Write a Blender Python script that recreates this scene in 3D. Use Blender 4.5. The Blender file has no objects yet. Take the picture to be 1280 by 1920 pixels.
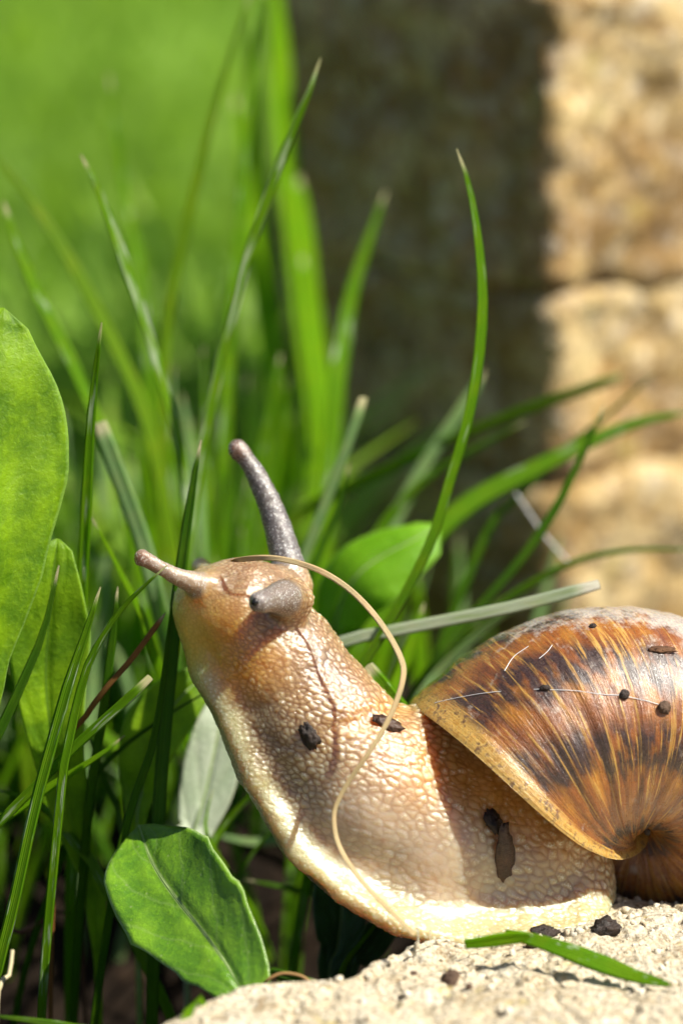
import bpy, bmesh, math, random
import numpy as np
from mathutils import Vector, Matrix
from mathutils.kdtree import KDTree
from mathutils.bvhtree import BVHTree

# ------------------------------------------------------------------ camera, light, exposure
# all modelling below is written in millimetres; MM turns it into metres
MM = 0.001
SC = bpy.context.scene
COL = SC.collection
PITCH = math.radians(13.0)
DIST = 242.0                      # mm from lens to the plane of focus
LENS, SENS = 100.0, 36.0
PXMM = 22.0                       # photo pixels per mm at the plane of focus
ZC = 32.3                         # height of the view centre above the stone
RIGHT = np.array([1.0, 0, 0])
FWD = np.array([0, math.cos(PITCH), -math.sin(PITCH)])
UP = np.array([0, math.sin(PITCH), math.cos(PITCH)])
PC = np.array([0, 0, ZC])
CAMPOS = PC - FWD * DIST

cam_d = bpy.data.cameras.new('camera')
cam = bpy.data.objects.new('camera', cam_d)
COL.objects.link(cam)
cam.location = CAMPOS * MM
cam.rotation_euler = (math.pi / 2 - PITCH, 0, 0)
cam_d.sensor_fit = 'VERTICAL'
cam_d.sensor_height = SENS
cam_d.sensor_width = 24
cam_d.lens = LENS
cam_d.clip_start = 0.01
cam_d.clip_end = 200
cam_d.dof.use_dof = True
cam_d.dof.focus_distance = (DIST - 4.5) * MM
cam_d.dof.aperture_fstop = 15.0
cam_d.dof.aperture_blades = 7
SC.camera = cam

SUN = np.array([0.56, -0.22, 0.80]); SUN /= np.linalg.norm(SUN)
world = bpy.data.worlds.new('World')
SC.world = world
world.use_nodes = True
wn = world.node_tree
sky = wn.nodes.new('ShaderNodeTexSky')
sky.sky_type = 'NISHITA'
sky.sun_disc = False
sky.sun_elevation = math.asin(SUN[2])
sky.sun_rotation = math.atan2(SUN[0], SUN[1])
bg = wn.nodes['Background']
bg.inputs['Strength'].default_value = 0.05
wn.links.new(sky.outputs[0], bg.inputs['Color'])
sun_d = bpy.data.lights.new('sun', 'SUN')
sun_d.energy = 5.0
sun_d.angle = math.radians(0.53)
sun_d.color = (1.0, 0.94, 0.82)
sun = bpy.data.objects.new('sun', sun_d)
COL.objects.link(sun)
sun.rotation_euler = Vector(SUN).to_track_quat('Z', 'Y').to_euler()
sun.location = tuple(SUN * 0.6)

SC.render.engine = 'CYCLES'
SC.view_settings.view_transform = 'Standard'
SC.view_settings.look = 'None'
SC.view_settings.gamma = 1.0
SC.view_settings.exposure = 0.82
SC.cycles.use_denoising = True
SC.cycles.max_bounces = 10
SC.cycles.transparent_max_bounces = 12
SC.cycles.sample_clamp_indirect = 6.0

rng = np.random.default_rng(7)
random.seed(7)


# ------------------------------------------------------------------ helpers
def W(px, py, d=0.0):
    """point (mm) of the place seen at photo position px,py, d mm behind the plane of focus"""
    s = (DIST + d) / DIST / PXMM
    return PC + FWD * d + RIGHT * ((px - 640) * s) + UP * ((960 - py) * s)


def unW(P):
    """photo position of points (n,3) in mm"""
    q = np.asarray(P) - CAMPOS
    dep = q @ FWD
    return 640 + (q @ RIGHT) / dep * DIST * PXMM, 960 - (q @ UP) / dep * DIST * PXMM


def sstep(a, b, x):
    t = np.clip((x - a) / (b - a), 0, 1)
    return t * t * (3 - 2 * t)


_perm = np.random.default_rng(3).random(1 << 16)


def vnoise(P, f=1.0, seed=0):
    """smooth value noise in -1..1, vectorised"""
    Q = np.asarray(P, float) * f + 311.7 + seed * 17.31
    I = np.floor(Q).astype(np.int64)
    F = Q - I
    F = F * F * (3 - 2 * F)
    r = 0
    for dx in (0, 1):
        for dy in (0, 1):
            for dz in (0, 1):
                h = ((I[..., 0] + dx) * 73856093 ^ (I[..., 1] + dy) * 19349663 ^ (I[..., 2] + dz) * 83492791) & 0xFFFF
                wgt = (F[..., 0] if dx else 1 - F[..., 0]) * (F[..., 1] if dy else 1 - F[..., 1]) * (F[..., 2] if dz else 1 - F[..., 2])
                r = r + wgt * _perm[h]
    return r * 2 - 1


def fbm(P, f=1.0, octv=4, gain=0.5, seed=0):
    a, s, r = 1.0, 0.0, 0
    for o in range(octv):
        r = r + a * vnoise(P, f * 2.03 ** o, seed + o)
        s += a
        a *= gain
    return r / s


def make_mesh(name, V, F, mat, base=None, parent=None, smooth=True, uv=None, attrs=None, colors=None):
    """one mesh object; V in mm (world), origin put at base (mm)"""
    V = np.asarray(V, float)
    if base is None:
        base = np.array([V[:, 0].mean(), V[:, 1].mean(), V[:, 2].min()])
    base = np.asarray(base, float)
    me = bpy.data.meshes.new(name)
    L = (V - base) * MM
    if isinstance(F, np.ndarray):
        k = F.shape[1]
        me.vertices.add(len(L)); me.loops.add(F.size); me.polygons.add(len(F))
        me.vertices.foreach_set('co', L.astype(np.float32).ravel())
        me.loops.foreach_set('vertex_index', F.astype(np.int32).ravel())
        me.polygons.foreach_set('loop_start', np.arange(0, F.size, k, dtype=np.int32))
        me.update(calc_edges=True)
        me.validate()
    else:
        me.from_pydata(L.tolist(), [], F)
    if smooth:
        me.polygons.foreach_set('use_smooth', np.ones(len(me.polygons), bool))
    li = np.zeros(len(me.loops), np.int32)
    me.loops.foreach_get('vertex_index', li)
    if uv is not None:
        u = me.uv_layers.new(name='UVMap')
        u.data.foreach_set('uv', np.asarray(uv, np.float32)[li].ravel())
    if attrs:
        for k, a in attrs.items():
            at = me.attributes.new(k, 'FLOAT', 'POINT')
            at.data.foreach_set('value', np.asarray(a, np.float32))
    if colors is not None:
        at = me.color_attributes.new('Col', 'FLOAT_COLOR', 'POINT')
        c4 = np.ones((len(V), 4), np.float32); c4[:, :3] = colors
        at.data.foreach_set('color', c4.ravel())
    if mat is not None:
        me.materials.append(mat)
    o = bpy.data.objects.new(name, me)
    COL.objects.link(o)
    if parent is not None:
        o.parent = parent
        o.location = tuple(base * MM - np.array(parent.location))
    else:
        o.location = tuple(base * MM)
    return o


def tag(o, label, cat, group=None, kind=None):
    o['label'] = label
    o['category'] = cat
    if group: o['group'] = group
    if kind: o['kind'] = kind
    return o


def thing(name, base, label, cat, group=None):
    o = bpy.data.objects.new(name, None)
    COL.objects.link(o)
    o.empty_display_size = 0.002
    o.location = tuple(np.asarray(base) * MM)
    return tag(o, label, cat, group)


def grid_faces(n, m, wrap=False):
    i = np.arange(n - 1)[:, None]
    j = np.arange(m if wrap else m - 1)[None, :]
    j2 = (j + 1) % m
    return np.stack([i * m + j, i * m + j2, (i + 1) * m + j2, (i + 1) * m + j], -1).reshape(-1, 4)


def catmull(P, n):
    """n points evenly along a smooth curve through P (k,c)"""
    P = np.asarray(P, float)
    if len(P) == 2:
        P = np.array([P[0], (P[0] + P[1]) / 2, P[1]])
    Q = np.vstack([2 * P[0] - P[1], P, 2 * P[-1] - P[-2]])
    out = []
    for i in range(1, len(Q) - 2):
        t = np.linspace(0, 1, 24, endpoint=False)[:, None]
        a, b, c, e = Q[i - 1], Q[i], Q[i + 1], Q[i + 2]
        out.append(0.5 * (2 * b + (c - a) * t + (2 * a - 5 * b + 4 * c - e) * t * t + (3 * b - a - 3 * c + e) * t ** 3))
    out.append(P[-1:])
    out = np.vstack(out)
    L = np.r_[0, np.cumsum(np.linalg.norm(np.diff(out[:, :3], axis=0), axis=1))]
    x = np.linspace(0, L[-1], n)
    return np.stack([np.interp(x, L, out[:, k]) for k in range(out.shape[1])], 1)


# ------------------------------------------------------------------ materials
class NT:
    def __init__(s, name):
        s.m = bpy.data.materials.new(name)
        s.m.use_nodes = True
        s.t = s.m.node_tree
        s.b = s.t.nodes['Principled BSDF']
        s.out = s.t.nodes['Material Output']

    def n(s, typ, **kw):
        nd = s.t.nodes.new('ShaderNode' + typ)
        for k, v in kw.items():
            if k.startswith('i_'):
                nd.inputs[k[2:].replace('_', ' ')].default_value = v
            else:
                setattr(nd, k, v)
        return nd

    def l(s, a, b):
        s.t.links.new(a, b)

    def set(s, **kw):
        for k, v in kw.items():
            key = k.replace('_', ' ')
            if hasattr(v, 'is_output'):
                s.l(v, s.b.inputs[key])
            else:
                s.b.inputs[key].default_value = v

    def coord(s, kind='Object', scale=1.0):
        tc = s.n('TexCoord')
        mp = s.n('Mapping')
        sc = (scale,) * 3 if not isinstance(scale, tuple) else scale
        mp.inputs['Scale'].default_value = sc
        s.l(tc.outputs[kind], mp.inputs['Vector'])
        return mp.outputs['Vector']

    def noise(s, vec, scale=1.0, detail=4.0, rough=0.55, dist=0.0):
        n = s.n('TexNoise')
        n.inputs['Scale'].default_value = scale
        n.inputs['Detail'].default_value = detail
        n.inputs['Roughness'].default_value = rough
        n.inputs['Distortion'].default_value = dist
        s.l(vec, n.inputs['Vector'])
        return n.outputs['Fac']

    def ramp(s, fac, stops, interp='LINEAR'):
        r = s.n('ValToRGB')
        r.color_ramp.interpolation = interp
        e = r.color_ramp.elements
        while len(e) < len(stops):
            e.new(0.5)
        for k, (p, c) in enumerate(stops):
            e[k].position = p
            c = (c, c, c) if isinstance(c, (int, float)) else c
            e[k].color = (*c[:3], 1)
        s.l(fac, r.inputs['Fac'])
        return r.outputs['Color']

    def mix(s, fac, a, b, mode='MIX'):
        m = s.n('Mix', data_type='RGBA', blend_type=mode)
        for sock, v in ((m.inputs[0], fac), (m.inputs[6], a), (m.inputs[7], b)):
            if hasattr(v, 'is_output'):
                s.l(v, sock)
            elif isinstance(v, (int, float)):
                sock.default_value = v
            else:
                sock.default_value = (*v[:3], 1)
        return m.outputs[2]

    def math(s, op, a, b=0.0, c=0.0, clamp=False):
        m = s.n('Math', operation=op, use_clamp=clamp)
        for k, v in enumerate((a, b, c)):
            if hasattr(v, 'is_output'):
                s.l(v, m.inputs[k])
            else:
                m.inputs[k].default_value = v
        return m.outputs[0]

    def bump(s, h, dist=0.0001, strength=1.0):
        b = s.n('Bump')
        b.inputs['Distance'].default_value = dist
        b.inputs['Strength'].default_value = strength
        s.l(h, b.inputs['Height'])
        s.l(b.outputs[0], s.b.inputs['Normal'])
        s.l(b.outputs[0], s.b.inputs['Coat Normal'])
        return b.outputs[0]

    def attr(s, name, out='Fac'):
        a = s.n('Attribute', attribute_name=name)
        return a.outputs[out]

    def translucent(s, color, fac, normal=None):
        tr = s.n('BsdfTranslucent')
        if hasattr(color, 'is_output'):
            s.l(color, tr.inputs['Color'])
        else:
            tr.inputs['Color'].default_value = (*color, 1)
        mx = s.n('MixShader')
        mx.inputs[0].default_value = fac
        s.l(s.b.outputs[0], mx.inputs[1])
        s.l(tr.outputs[0], mx.inputs[2])
        s.l(mx.outputs[0], s.out.inputs['Surface'])


def grass_material(name, col_a, col_b, trans, tip=(0.62, 0.55, 0.33), tipw=0.025, wear=0.0, rough=0.38, tfac=0.52, patch=None):
    """blade: UV x across, y from tip (0) to root (1)"""
    t = NT(name)
    uv = t.n('UVMap')
    sep = t.n('SeparateXYZ'); t.l(uv.outputs[0], sep.inputs[0])
    oi = t.n('ObjectInfo')
    st = t.n('TexNoise'); st.inputs['Scale'].default_value = 1.0; st.inputs['Detail'].default_value = 3
    mp = t.n('Mapping'); mp.inputs['Scale'].default_value = (22, 1.6, 1)
    t.l(uv.outputs[0], mp.inputs['Vector'])
    off = t.math('MULTIPLY', oi.outputs['Random'], 37.0)
    cmb = t.n('CombineXYZ'); t.l(off, cmb.inputs['Z'])
    t.l(cmb.outputs[0], mp.inputs['Location'])
    t.l(mp.outputs[0], st.inputs['Vector'])
    c = t.mix(t.ramp(st.outputs['Fac'], [(0.33, 0.0), (0.68, 1.0)]), col_a, col_b)
    blot = t.noise(t.coord('Object', 1000.0), 0.45, 3)
    c = t.mix(t.ramp(blot, [(0.45, 0.0), (0.75, 0.45)]), c, tuple(x * y for x, y in zip(col_b, (1.5, 1.05, 0.9))))
    if patch:
        big = t.noise(t.coord('Object', 1000.0), patch, 3, 0.6)
        c = t.mix(t.ramp(big, [(0.38, 0.85), (0.52, 0.0)]), c, tuple(x * 0.45 for x in col_a))
        c = t.mix(t.ramp(big, [(0.52, 0.0), (0.68, 0.6)]), c, tuple(min(1, x * 1.25 + 0.04) for x in col_b))
    # pale worn flecks lying along the blade
    mp2 = t.n('Mapping'); mp2.inputs['Scale'].default_value = (3, 16, 1)
    t.l(uv.outputs[0], mp2.inputs['Vector']); t.l(cmb.outputs[0], mp2.inputs['Location'])
    n2 = t.n('TexNoise'); n2.inputs['Scale'].default_value = 1.0; n2.inputs['Detail'].default_value = 4
    t.l(mp2.outputs[0], n2.inputs['Vector'])
    if wear > 0:
        c = t.mix(t.ramp(n2.outputs['Fac'], [(0.66 - wear, 0.0), (0.74 - wear * 0.7, 0.85)]), c, (0.62, 0.70, 0.52))
    # withered tip
    tipn = t.math('ADD', sep.outputs['Y'], t.math('MULTIPLY', t.math('SUBTRACT', st.outputs['Fac'], 0.5), 0.02))
    c = t.mix(t.ramp(tipn, [(tipw * 0.5, 1.0), (tipw, 0.0)]), c, tip)
    t.set(Base_Color=c, Roughness=rough)
    t.b.inputs['Specular IOR Level'].default_value = 0.22
    h = t.math('SINE', t.math('MULTIPLY', sep.outputs['X'], 46.0))
    h = t.math('ADD', h, st.outputs['Fac'])
    t.bump(h, 0.00004, 0.8)
    tc = t.mix(0.6, c, trans)
    t.translucent(tc, tfac)
    return t.m


def leaf_material(name, col_a, col_b, trans, vein, rough=0.36, tfac=0.4, bloom=0.0, spots=0.0):
    """leaf: UV x across (0.5 = midrib), y from tip (0) to base (1)"""
    t = NT(name)
    uv = t.n('UVMap')
    sep = t.n('SeparateXYZ'); t.l(uv.outputs[0], sep.inputs[0])
    oc = t.coord('Object', 1000.0)
    big = t.noise(oc, 0.32, 4, 0.55)
    c = t.mix(t.ramp(big, [(0.40, 0.0), (0.62, 1.0)]), col_a, col_b)
    fine = t.noise(oc, 2.6, 4, 0.7)
    c = t.mix(t.ramp(fine, [(0.5, 0.0), (0.8, 0.5)]), c, tuple(min(1, x * 1.7 + 0.015) for x in col_b))
    ax = t.math('ABSOLUTE', t.math('SUBTRACT', sep.outputs['X'], 0.5))
    # side veins leave the midrib slanting to the edge
    vv = t.math('SINE', t.math('ADD', t.math('MULTIPLY', t.math('ADD', sep.outputs['Y'], t.math('MULTIPLY', ax, 0.35)), 52.0), t.math('MULTIPLY', big, 3.0)))
    sv = t.ramp(vv, [(0.94, 0.0), (1.0, 0.16)])
    c = t.mix(sv, c, vein)
    rib = t.ramp(ax, [(0.010, 1.0), (0.022, 0.0)])
    c = t.mix(rib, c, vein)
    edge = t.ramp(t.math('ADD', ax, t.math('MULTIPLY', fine, 0.03)), [(0.492, 0.0), (0.507, 0.55)])
    c = t.mix(edge, c, tuple(min(1, x * 1.2 + 0.12) for x in vein))
    if spots:
        vo = t.n('TexVoronoi'); vo.inputs['Scale'].default_value = 0.9; t.l(oc, vo.inputs['Vector'])
        c = t.mix(t.ramp(vo.outputs['Distance'], [(0.06, spots), (0.14, 0.0)]), c, (0.45, 0.52, 0.22))
    if bloom:
        c = t.mix(t.ramp(fine, [(0.35, bloom), (0.75, bloom * 0.35)]), c, (0.55, 0.62, 0.50))
    t.set(Base_Color=c, Roughness=rough)
    t.b.inputs['Specular IOR Level'].default_value = 0.6
    h = t.math('ADD', t.math('MULTIPLY', fine, 0.6), t.math('MULTIPLY', big, 1.2))
    h = t.math('SUBTRACT', h, t.math('MULTIPLY', t.math('MAXIMUM', vv, 0.0), 0.35))
    t.bump(h, 0.00016, 0.9)
    t.translucent(t.mix(0.55, c, trans), tfac)
    return t.m


def stone_material(name, stops, lichen, dark, scale=1.0, rough=0.85, lich_amt=0.6, dk=0.0):
    t = NT(name)
    oc = t.coord('Object', 1000.0)
    a = t.noise(oc, 0.16 * scale, 6, 0.62)
    c = t.ramp(a, stops)
    g = t.n('TexVoronoi'); g.inputs['Scale'].default_value = 1.5 * scale; t.l(oc, g.inputs['Vector'])
    gc = t.n('SeparateColor'); t.l(g.outputs['Color'], gc.inputs[0])
    c = t.mix(t.ramp(gc.outputs[0], [(0.0, 0.0), (0.55, 0.12), (1.0, 0.55)]), c, t.ramp(gc.outputs[1], [(0, (0.50, 0.36, 0.18)), (0.35, (0.62, 0.58, 0.50)), (0.7, (0.74, 0.68, 0.56)), (1, (0.36, 0.34, 0.30))]))
    f = t.noise(oc, 2.2 * scale, 5, 0.7)
    c = t.mix(t.ramp(f, [(0.36, 0.75), (0.52, 0.0)]), c, dark)
    md = t.noise(oc, 0.55 * scale, 6, 0.75, 0.6)
    c = t.mix(t.ramp(md, [(0.34 + dk, 0.85), (0.47 + dk, 0.0)]), c, tuple(x * 1.5 for x in dark))
    c = t.mix(t.ramp(md, [(0.56, 0.0), (0.70, 0.7)]), c, tuple(min(0.88, x * 1.12 + 0.05) for x in stops[-2][1]))
    li = t.noise(oc, 0.35 * scale, 5, 0.7, 0.4)
    c = t.mix(t.ramp(li, [(0.58, 0.0), (0.72, lich_amt)]), c, lichen)
    t.set(Base_Color=c, Roughness=rough)
    t.b.inputs['Specular IOR Level'].default_value = 0.3
    h = t.math('ADD', f, t.math('MULTIPLY', g.outputs['Distance'], -0.8))
    t.bump(h, 0.0004, 0.9)
    return t.m


def simple_material(name, stops, scale=1.0, rough=0.8, bumpd=0.0002, spec=0.3, coat=0.0):
    t = NT(name)
    oc = t.coord('Object', 1000.0)
    a = t.noise(oc, scale, 5, 0.65)
    t.set(Base_Color=t.ramp(a, stops), Roughness=rough)
    t.b.inputs['Specular IOR Level'].default_value = spec
    t.b.inputs['Coat Weight'].default_value = coat
    t.b.inputs['Coat Roughness'].default_value = 0.12
    t.bump(t.noise(oc, scale * 3, 4, 0.7), bumpd, 0.9)
    return t.m


M = {}
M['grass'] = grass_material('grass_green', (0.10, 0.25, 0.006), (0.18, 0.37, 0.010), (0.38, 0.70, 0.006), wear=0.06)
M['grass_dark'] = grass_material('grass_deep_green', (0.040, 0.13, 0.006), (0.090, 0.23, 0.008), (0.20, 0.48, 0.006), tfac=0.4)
M['grass_worn'] = grass_material('grass_worn_green', (0.12, 0.28, 0.008), (0.21, 0.40, 0.014), (0.42, 0.72, 0.010), wear=0.17, tipw=0.02)
M['grass_silver'] = grass_material('grass_silvery', (0.30, 0.46, 0.12), (0.68, 0.74, 0.52), (0.4, 0.6, 0.15), wear=0.3, rough=0.28, tipw=0.03, tip=(0.75, 0.7, 0.6), tfac=0.35)
M['grass_blue'] = grass_material('grass_pale', (0.23, 0.40, 0.13), (0.38, 0.55, 0.26), (0.36, 0.66, 0.07), rough=0.34)
M['grass_olive'] = grass_material('grass_olive', (0.11, 0.24, 0.006), (0.20, 0.35, 0.010), (0.34, 0.58, 0.008))
M['grass_lime'] = grass_material('grass_lime', (0.18, 0.40, 0.006), (0.26, 0.49, 0.010), (0.44, 0.78, 0.006), tfac=0.58)
M['lawn'] = grass_material('lawn_grass', (0.16, 0.37, 0.012), (0.38, 0.55, 0.12), (0.46, 0.78, 0.04), tfac=0.45, tipw=0.01, patch=0.003)
M['straw'] = grass_material('straw_pale', (0.70, 0.50, 0.20), (0.90, 0.78, 0.50), (0.6, 0.42, 0.15), tfac=0.2, tip=(0.35, 0.2, 0.08), rough=0.45)
M['straw_brown'] = grass_material('straw_brown', (0.22, 0.10, 0.03), (0.34, 0.17, 0.05), (0.3, 0.15, 0.05), tfac=0.2)
M['leaf'] = leaf_material('leaf_green', (0.10, 0.26, 0.005), (0.21, 0.42, 0.012), (0.34, 0.60, 0.006), (0.42, 0.55, 0.20), spots=0.35, rough=0.24, bloom=0.05)
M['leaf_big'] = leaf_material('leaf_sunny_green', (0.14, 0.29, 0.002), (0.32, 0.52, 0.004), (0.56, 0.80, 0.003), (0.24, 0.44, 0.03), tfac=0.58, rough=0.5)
M['leaf_lime'] = leaf_material('leaf_lime', (0.20, 0.46, 0.006), (0.25, 0.52, 0.010), (0.44, 0.78, 0.008), (0.34, 0.56, 0.05), tfac=0.55, rough=0.45)
M['leaf_pale'] = leaf_material('leaf_silvery', (0.34, 0.44, 0.26), (0.50, 0.57, 0.42), (0.40, 0.52, 0.2), (0.36, 0.30, 0.14), tfac=0.25, rough=0.5, bloom=0.4)
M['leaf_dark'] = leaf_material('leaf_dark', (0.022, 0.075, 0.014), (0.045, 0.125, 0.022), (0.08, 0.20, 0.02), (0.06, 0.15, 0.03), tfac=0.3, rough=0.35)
t = NT('leaf_rib'); t.set(Base_Color=t.ramp(t.noise(t.coord('Object', 1000.0), 0.8, 3), [(0.3, (0.24, 0.40, 0.10)), (0.7, (0.46, 0.58, 0.26))]), Roughness=0.4); t.translucent((0.4, 0.6, 0.1), 0.3); M['rib'] = t.m
M['stone'] = stone_material('limestone', [(0.25, (0.40, 0.31, 0.18)), (0.42, (0.62, 0.53, 0.37)), (0.7, (0.78, 0.72, 0.58))], (0.50, 0.42, 0.08), (0.17, 0.115, 0.055))
M['grit'] = simple_material('grit', [(0.3, (0.32, 0.22, 0.12)), (0.5, (0.62, 0.54, 0.40)), (0.7, (0.80, 0.76, 0.66))], 0.9, 0.7)
M['pillar'] = stone_material('pillar_stone', [(0.25, (0.12, 0.060, 0.013)), (0.42, (0.34, 0.20, 0.055)), (0.52, (0.52, 0.37, 0.15)), (0.68, (0.68, 0.54, 0.30)), (0.85, (0.34, 0.18, 0.04))], (0.28, 0.23, 0.05), (0.12, 0.07, 0.025), scale=0.36, dk=0.05, lich_amt=0.8)
M['mortar'] = simple_material('mortar', [(0.3, (0.10, 0.07, 0.04)), (0.7, (0.24, 0.17, 0.09))], 0.5, 0.95)
M['soil'] = simple_material('soil_dark', [(0.3, (0.010, 0.007, 0.005)), (0.55, (0.030, 0.019, 0.012)), (0.8, (0.075, 0.048, 0.030))], 0.4, 0.95, 0.0008, 0.15)
M['crumb'] = simple_material('soil_crumb', [(0.3, (0.008, 0.005, 0.004)), (0.7, (0.040, 0.020, 0.012))], 1.6, 0.4, 0.0002, 0.5)
M['crumb_brown'] = simple_material('soil_crumb_brown', [(0.3, (0.05, 0.028, 0.018)), (0.7, (0.16, 0.10, 0.065))], 1.6, 0.7)
M['bark'] = simple_material('bark_flake', [(0.3, (0.030, 0.014, 0.008)), (0.6, (0.075, 0.034, 0.018)), (0.8, (0.15, 0.07, 0.035))], 0.8, 0.35, 0.0002, 0.5)
M['dirt_flake'] = simple_material('dirt_flake', [(0.3, (0.06, 0.025, 0.012)), (0.7, (0.20, 0.10, 0.05))], 1.2, 0.8)
t = NT('silk'); t.set(Base_Color=(0.8, 0.8, 0.82, 1), Roughness=0.25); M['silk'] = t.m
t = NT('slime'); t.set(Base_Color=(0.95, 0.93, 0.85, 1), Roughness=0.05); t.b.inputs['Transmission Weight'].default_value = 0.8; t.b.inputs['IOR'].default_value = 1.35; M['slime'] = t.m
t = NT('eye_black'); t.set(Base_Color=(0.012, 0.010, 0.010, 1), Roughness=0.12); M['eye'] = t.m

# ------------------------------------------------------------------ ground
STONE_Z = -0.3


def ground_z(x, y):
    x = np.asarray(x, float); y = np.asarray(y, float)
    hollow = sstep(46, 30, y) * 1.0
    P = np.stack([x, y, 0 * x], -1)
    n = fbm(P, 0.09, 4, seed=5) * 2.2 * sstep(900, 100, y)
    return -12 - 18 * hollow + n


def build_ground():
    xs = np.r_[np.linspace(-30000, -400, 12), np.linspace(-300, -82, 14), np.linspace(-80, 60, 190), np.linspace(64, 300, 20), np.linspace(400, 30000, 12)]
    ys = np.r_[-600, -300, np.linspace(-120, 110, 260), np.linspace(114, 400, 30), np.linspace(450, 3000, 18), np.linspace(5000, 60000, 8)]
    X, Y = np.meshgrid(xs, ys)
    Z = ground_z(X, Y)
    near = sstep(160, 90, Y) * sstep(-120, -90, X)
    Z = Z + near * fbm(np.stack([X, Y, 0 * X], -1), 0.6, 3, seed=21) * 0.9
    V = np.stack([X, Y, Z], -1).reshape(-1, 3)
    o = make_mesh('ground', V, grid_faces(len(ys), len(xs)), None, base=(0, 0, -12))
    t = NT('soil_and_turf')
    g = t.n('NewGeometry')
    sp = t.n('SeparateXYZ'); t.l(g.outputs['Position'], sp.inputs[0])
    oc = t.coord('Object', 1000.0)
    n = t.noise(oc, 0.35, 6, 0.7)
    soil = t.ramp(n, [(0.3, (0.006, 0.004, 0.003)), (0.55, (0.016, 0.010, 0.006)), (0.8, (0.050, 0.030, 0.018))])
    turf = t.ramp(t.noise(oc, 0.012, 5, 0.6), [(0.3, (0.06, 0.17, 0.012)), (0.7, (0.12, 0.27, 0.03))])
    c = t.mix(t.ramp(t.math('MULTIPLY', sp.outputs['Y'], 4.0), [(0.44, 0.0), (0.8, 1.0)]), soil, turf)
    t.set(Base_Color=c, Roughness=0.95)
    t.b.inputs['Specular IOR Level'].default_value = 0.15
    t.bump(n, 0.0009, 0.9)
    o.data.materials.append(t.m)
    o['kind'] = 'structure'
    return o


build_ground()


# ------------------------------------------------------------------ stone slab under the snail
def stone_edge(y):
    """x of the slab's left rim at world y (mm)"""
    pts = [(-80, W(200, 1960, -34)[0] - 6), (-36, W(255, 1920, -25)[0])]
    for px, py in ((300, 1915), (440, 1862), (520, 1852), (630, 1850), (670, 1832), (720, 1800), (790, 1768), (900, 1740)):
        # where this view line meets the slab top
        a = W(px, py, -60); b = W(px, py, 60)
        k = (STONE_Z - a[2]) / (b[2] - a[2])
        p = a + (b - a) * k
        pts.append((p[1], p[0]))
    pts += [(6, 12), (40, 24)]
    pts = sorted(pts)
    return np.interp(y, [p[0] for p in pts], [p[1] for p in pts])


def stone_top(x, y):
    P = np.stack([x, y, 0 * x], -1)
    z = STONE_Z + fbm(P, 0.05, 3, seed=31) * 1.1 + fbm(P, 0.28, 5, 0.6, seed=40) * 0.62
    ridged = 1 - np.abs(fbm(P, 0.16, 4, 0.55, seed=52))
    z = z - sstep(0.90, 1.0, ridged) * 0.55
    z = z - 0.30 * np.clip(y + 9, 0, 30) * sstep(20, 26, x)
    return z


def build_stone():
    ys = np.r_[np.linspace(-80, -36, 90), np.linspace(-35.6, 12, 240), np.linspace(12.5, 42, 60)]
    nx = 420
    sx = np.r_[np.linspace(-9, 4, 90), np.linspace(4.15, 62, nx - 90)]
    X = np.zeros((len(ys), nx)); Y = np.zeros_like(X)
    e = stone_edge(ys)
    jag = fbm(np.stack([ys * 0, ys, ys * 0], -1), 0.35, 4, seed=61) * 1.0
    X[:] = e[:, None] + jag[:, None] + sx[None, :]
    Y[:] = ys[:, None]
    S = np.broadcast_to(sx[None, :], X.shape)
    P = np.stack([X, Y, 0 * X], -1)
    Z = stone_top(X, Y)
    drop = np.clip(1.2 - S, 0, None)
    Z = Z - 0.16 * np.clip(drop, 0, 1.6) ** 2 - np.clip(drop - 1.2, 0, None) * 4.6
    # lumpy flank
    fl = sstep(0.5, -2.0, S)
    P3 = np.stack([X, Y, Z], -1)
    X = X + fl * fbm(P3, 0.22, 4, 0.6, seed=71) * 1.6
    V = np.stack([X, Y, Z], -1).reshape(-1, 3)
    F = grid_faces(len(ys), nx)
    o = make_mesh('stone_slab', V, F, M['stone'], base=(25, -20, -30))
    tag(o, 'pale rough limestone slab that the snail rests its foot on', 'stone')
    # loose grit
    gv, gf = [], []
    ico = np.array([(0, 0, 1), (.89, 0, .45), (.28, .85, .45), (-.72, .53, .45), (-.72, -.53, .45), (.28, -.85, .45), (.72, .53, -.45), (-.28, .85, -.45), (-.89, 0, -.45), (-.28, -.85, -.45), (.72, -.53, -.45), (0, 0, -1)])
    icf = [(0, 1, 2), (0, 2, 3), (0, 3, 4), (0, 4, 5), (0, 5, 1), (1, 6, 2), (2, 7, 3), (3, 8, 4), (4, 9, 5), (5, 10, 1), (6, 7, 2), (7, 8, 3), (8, 9, 4), (9, 10, 5), (10, 6, 1), (11, 7, 6), (11, 8, 7), (11, 9, 8), (11, 10, 9), (11, 6, 10)]
    r2 = np.random.default_rng(12)
    for k in range(2200):
        y = r2.uniform(-44, 14)
        x = stone_edge(y) + 1.2 + r2.random() * 44
        z = stone_top(np.array(x), np.array(y))
        s = 0.10 + 0.34 * r2.random() ** 4
        A = ico * (s * r2.uniform(0.6, 1.3, (12, 1))) * r2.uniform(0.7, 1.3, 3)
        gv.append(A + (x, y, z + s * 0.15))
        gf += [(a + 12 * k, b + 12 * k, c + 12 * k) for a, b, c in icf]
    g = make_mesh('grit', np.vstack(gv), np.array(gf), M['grit'], parent=o, smooth=False)
    g['kind'] = 'stuff'
    return o


STONE = build_stone()


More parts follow.
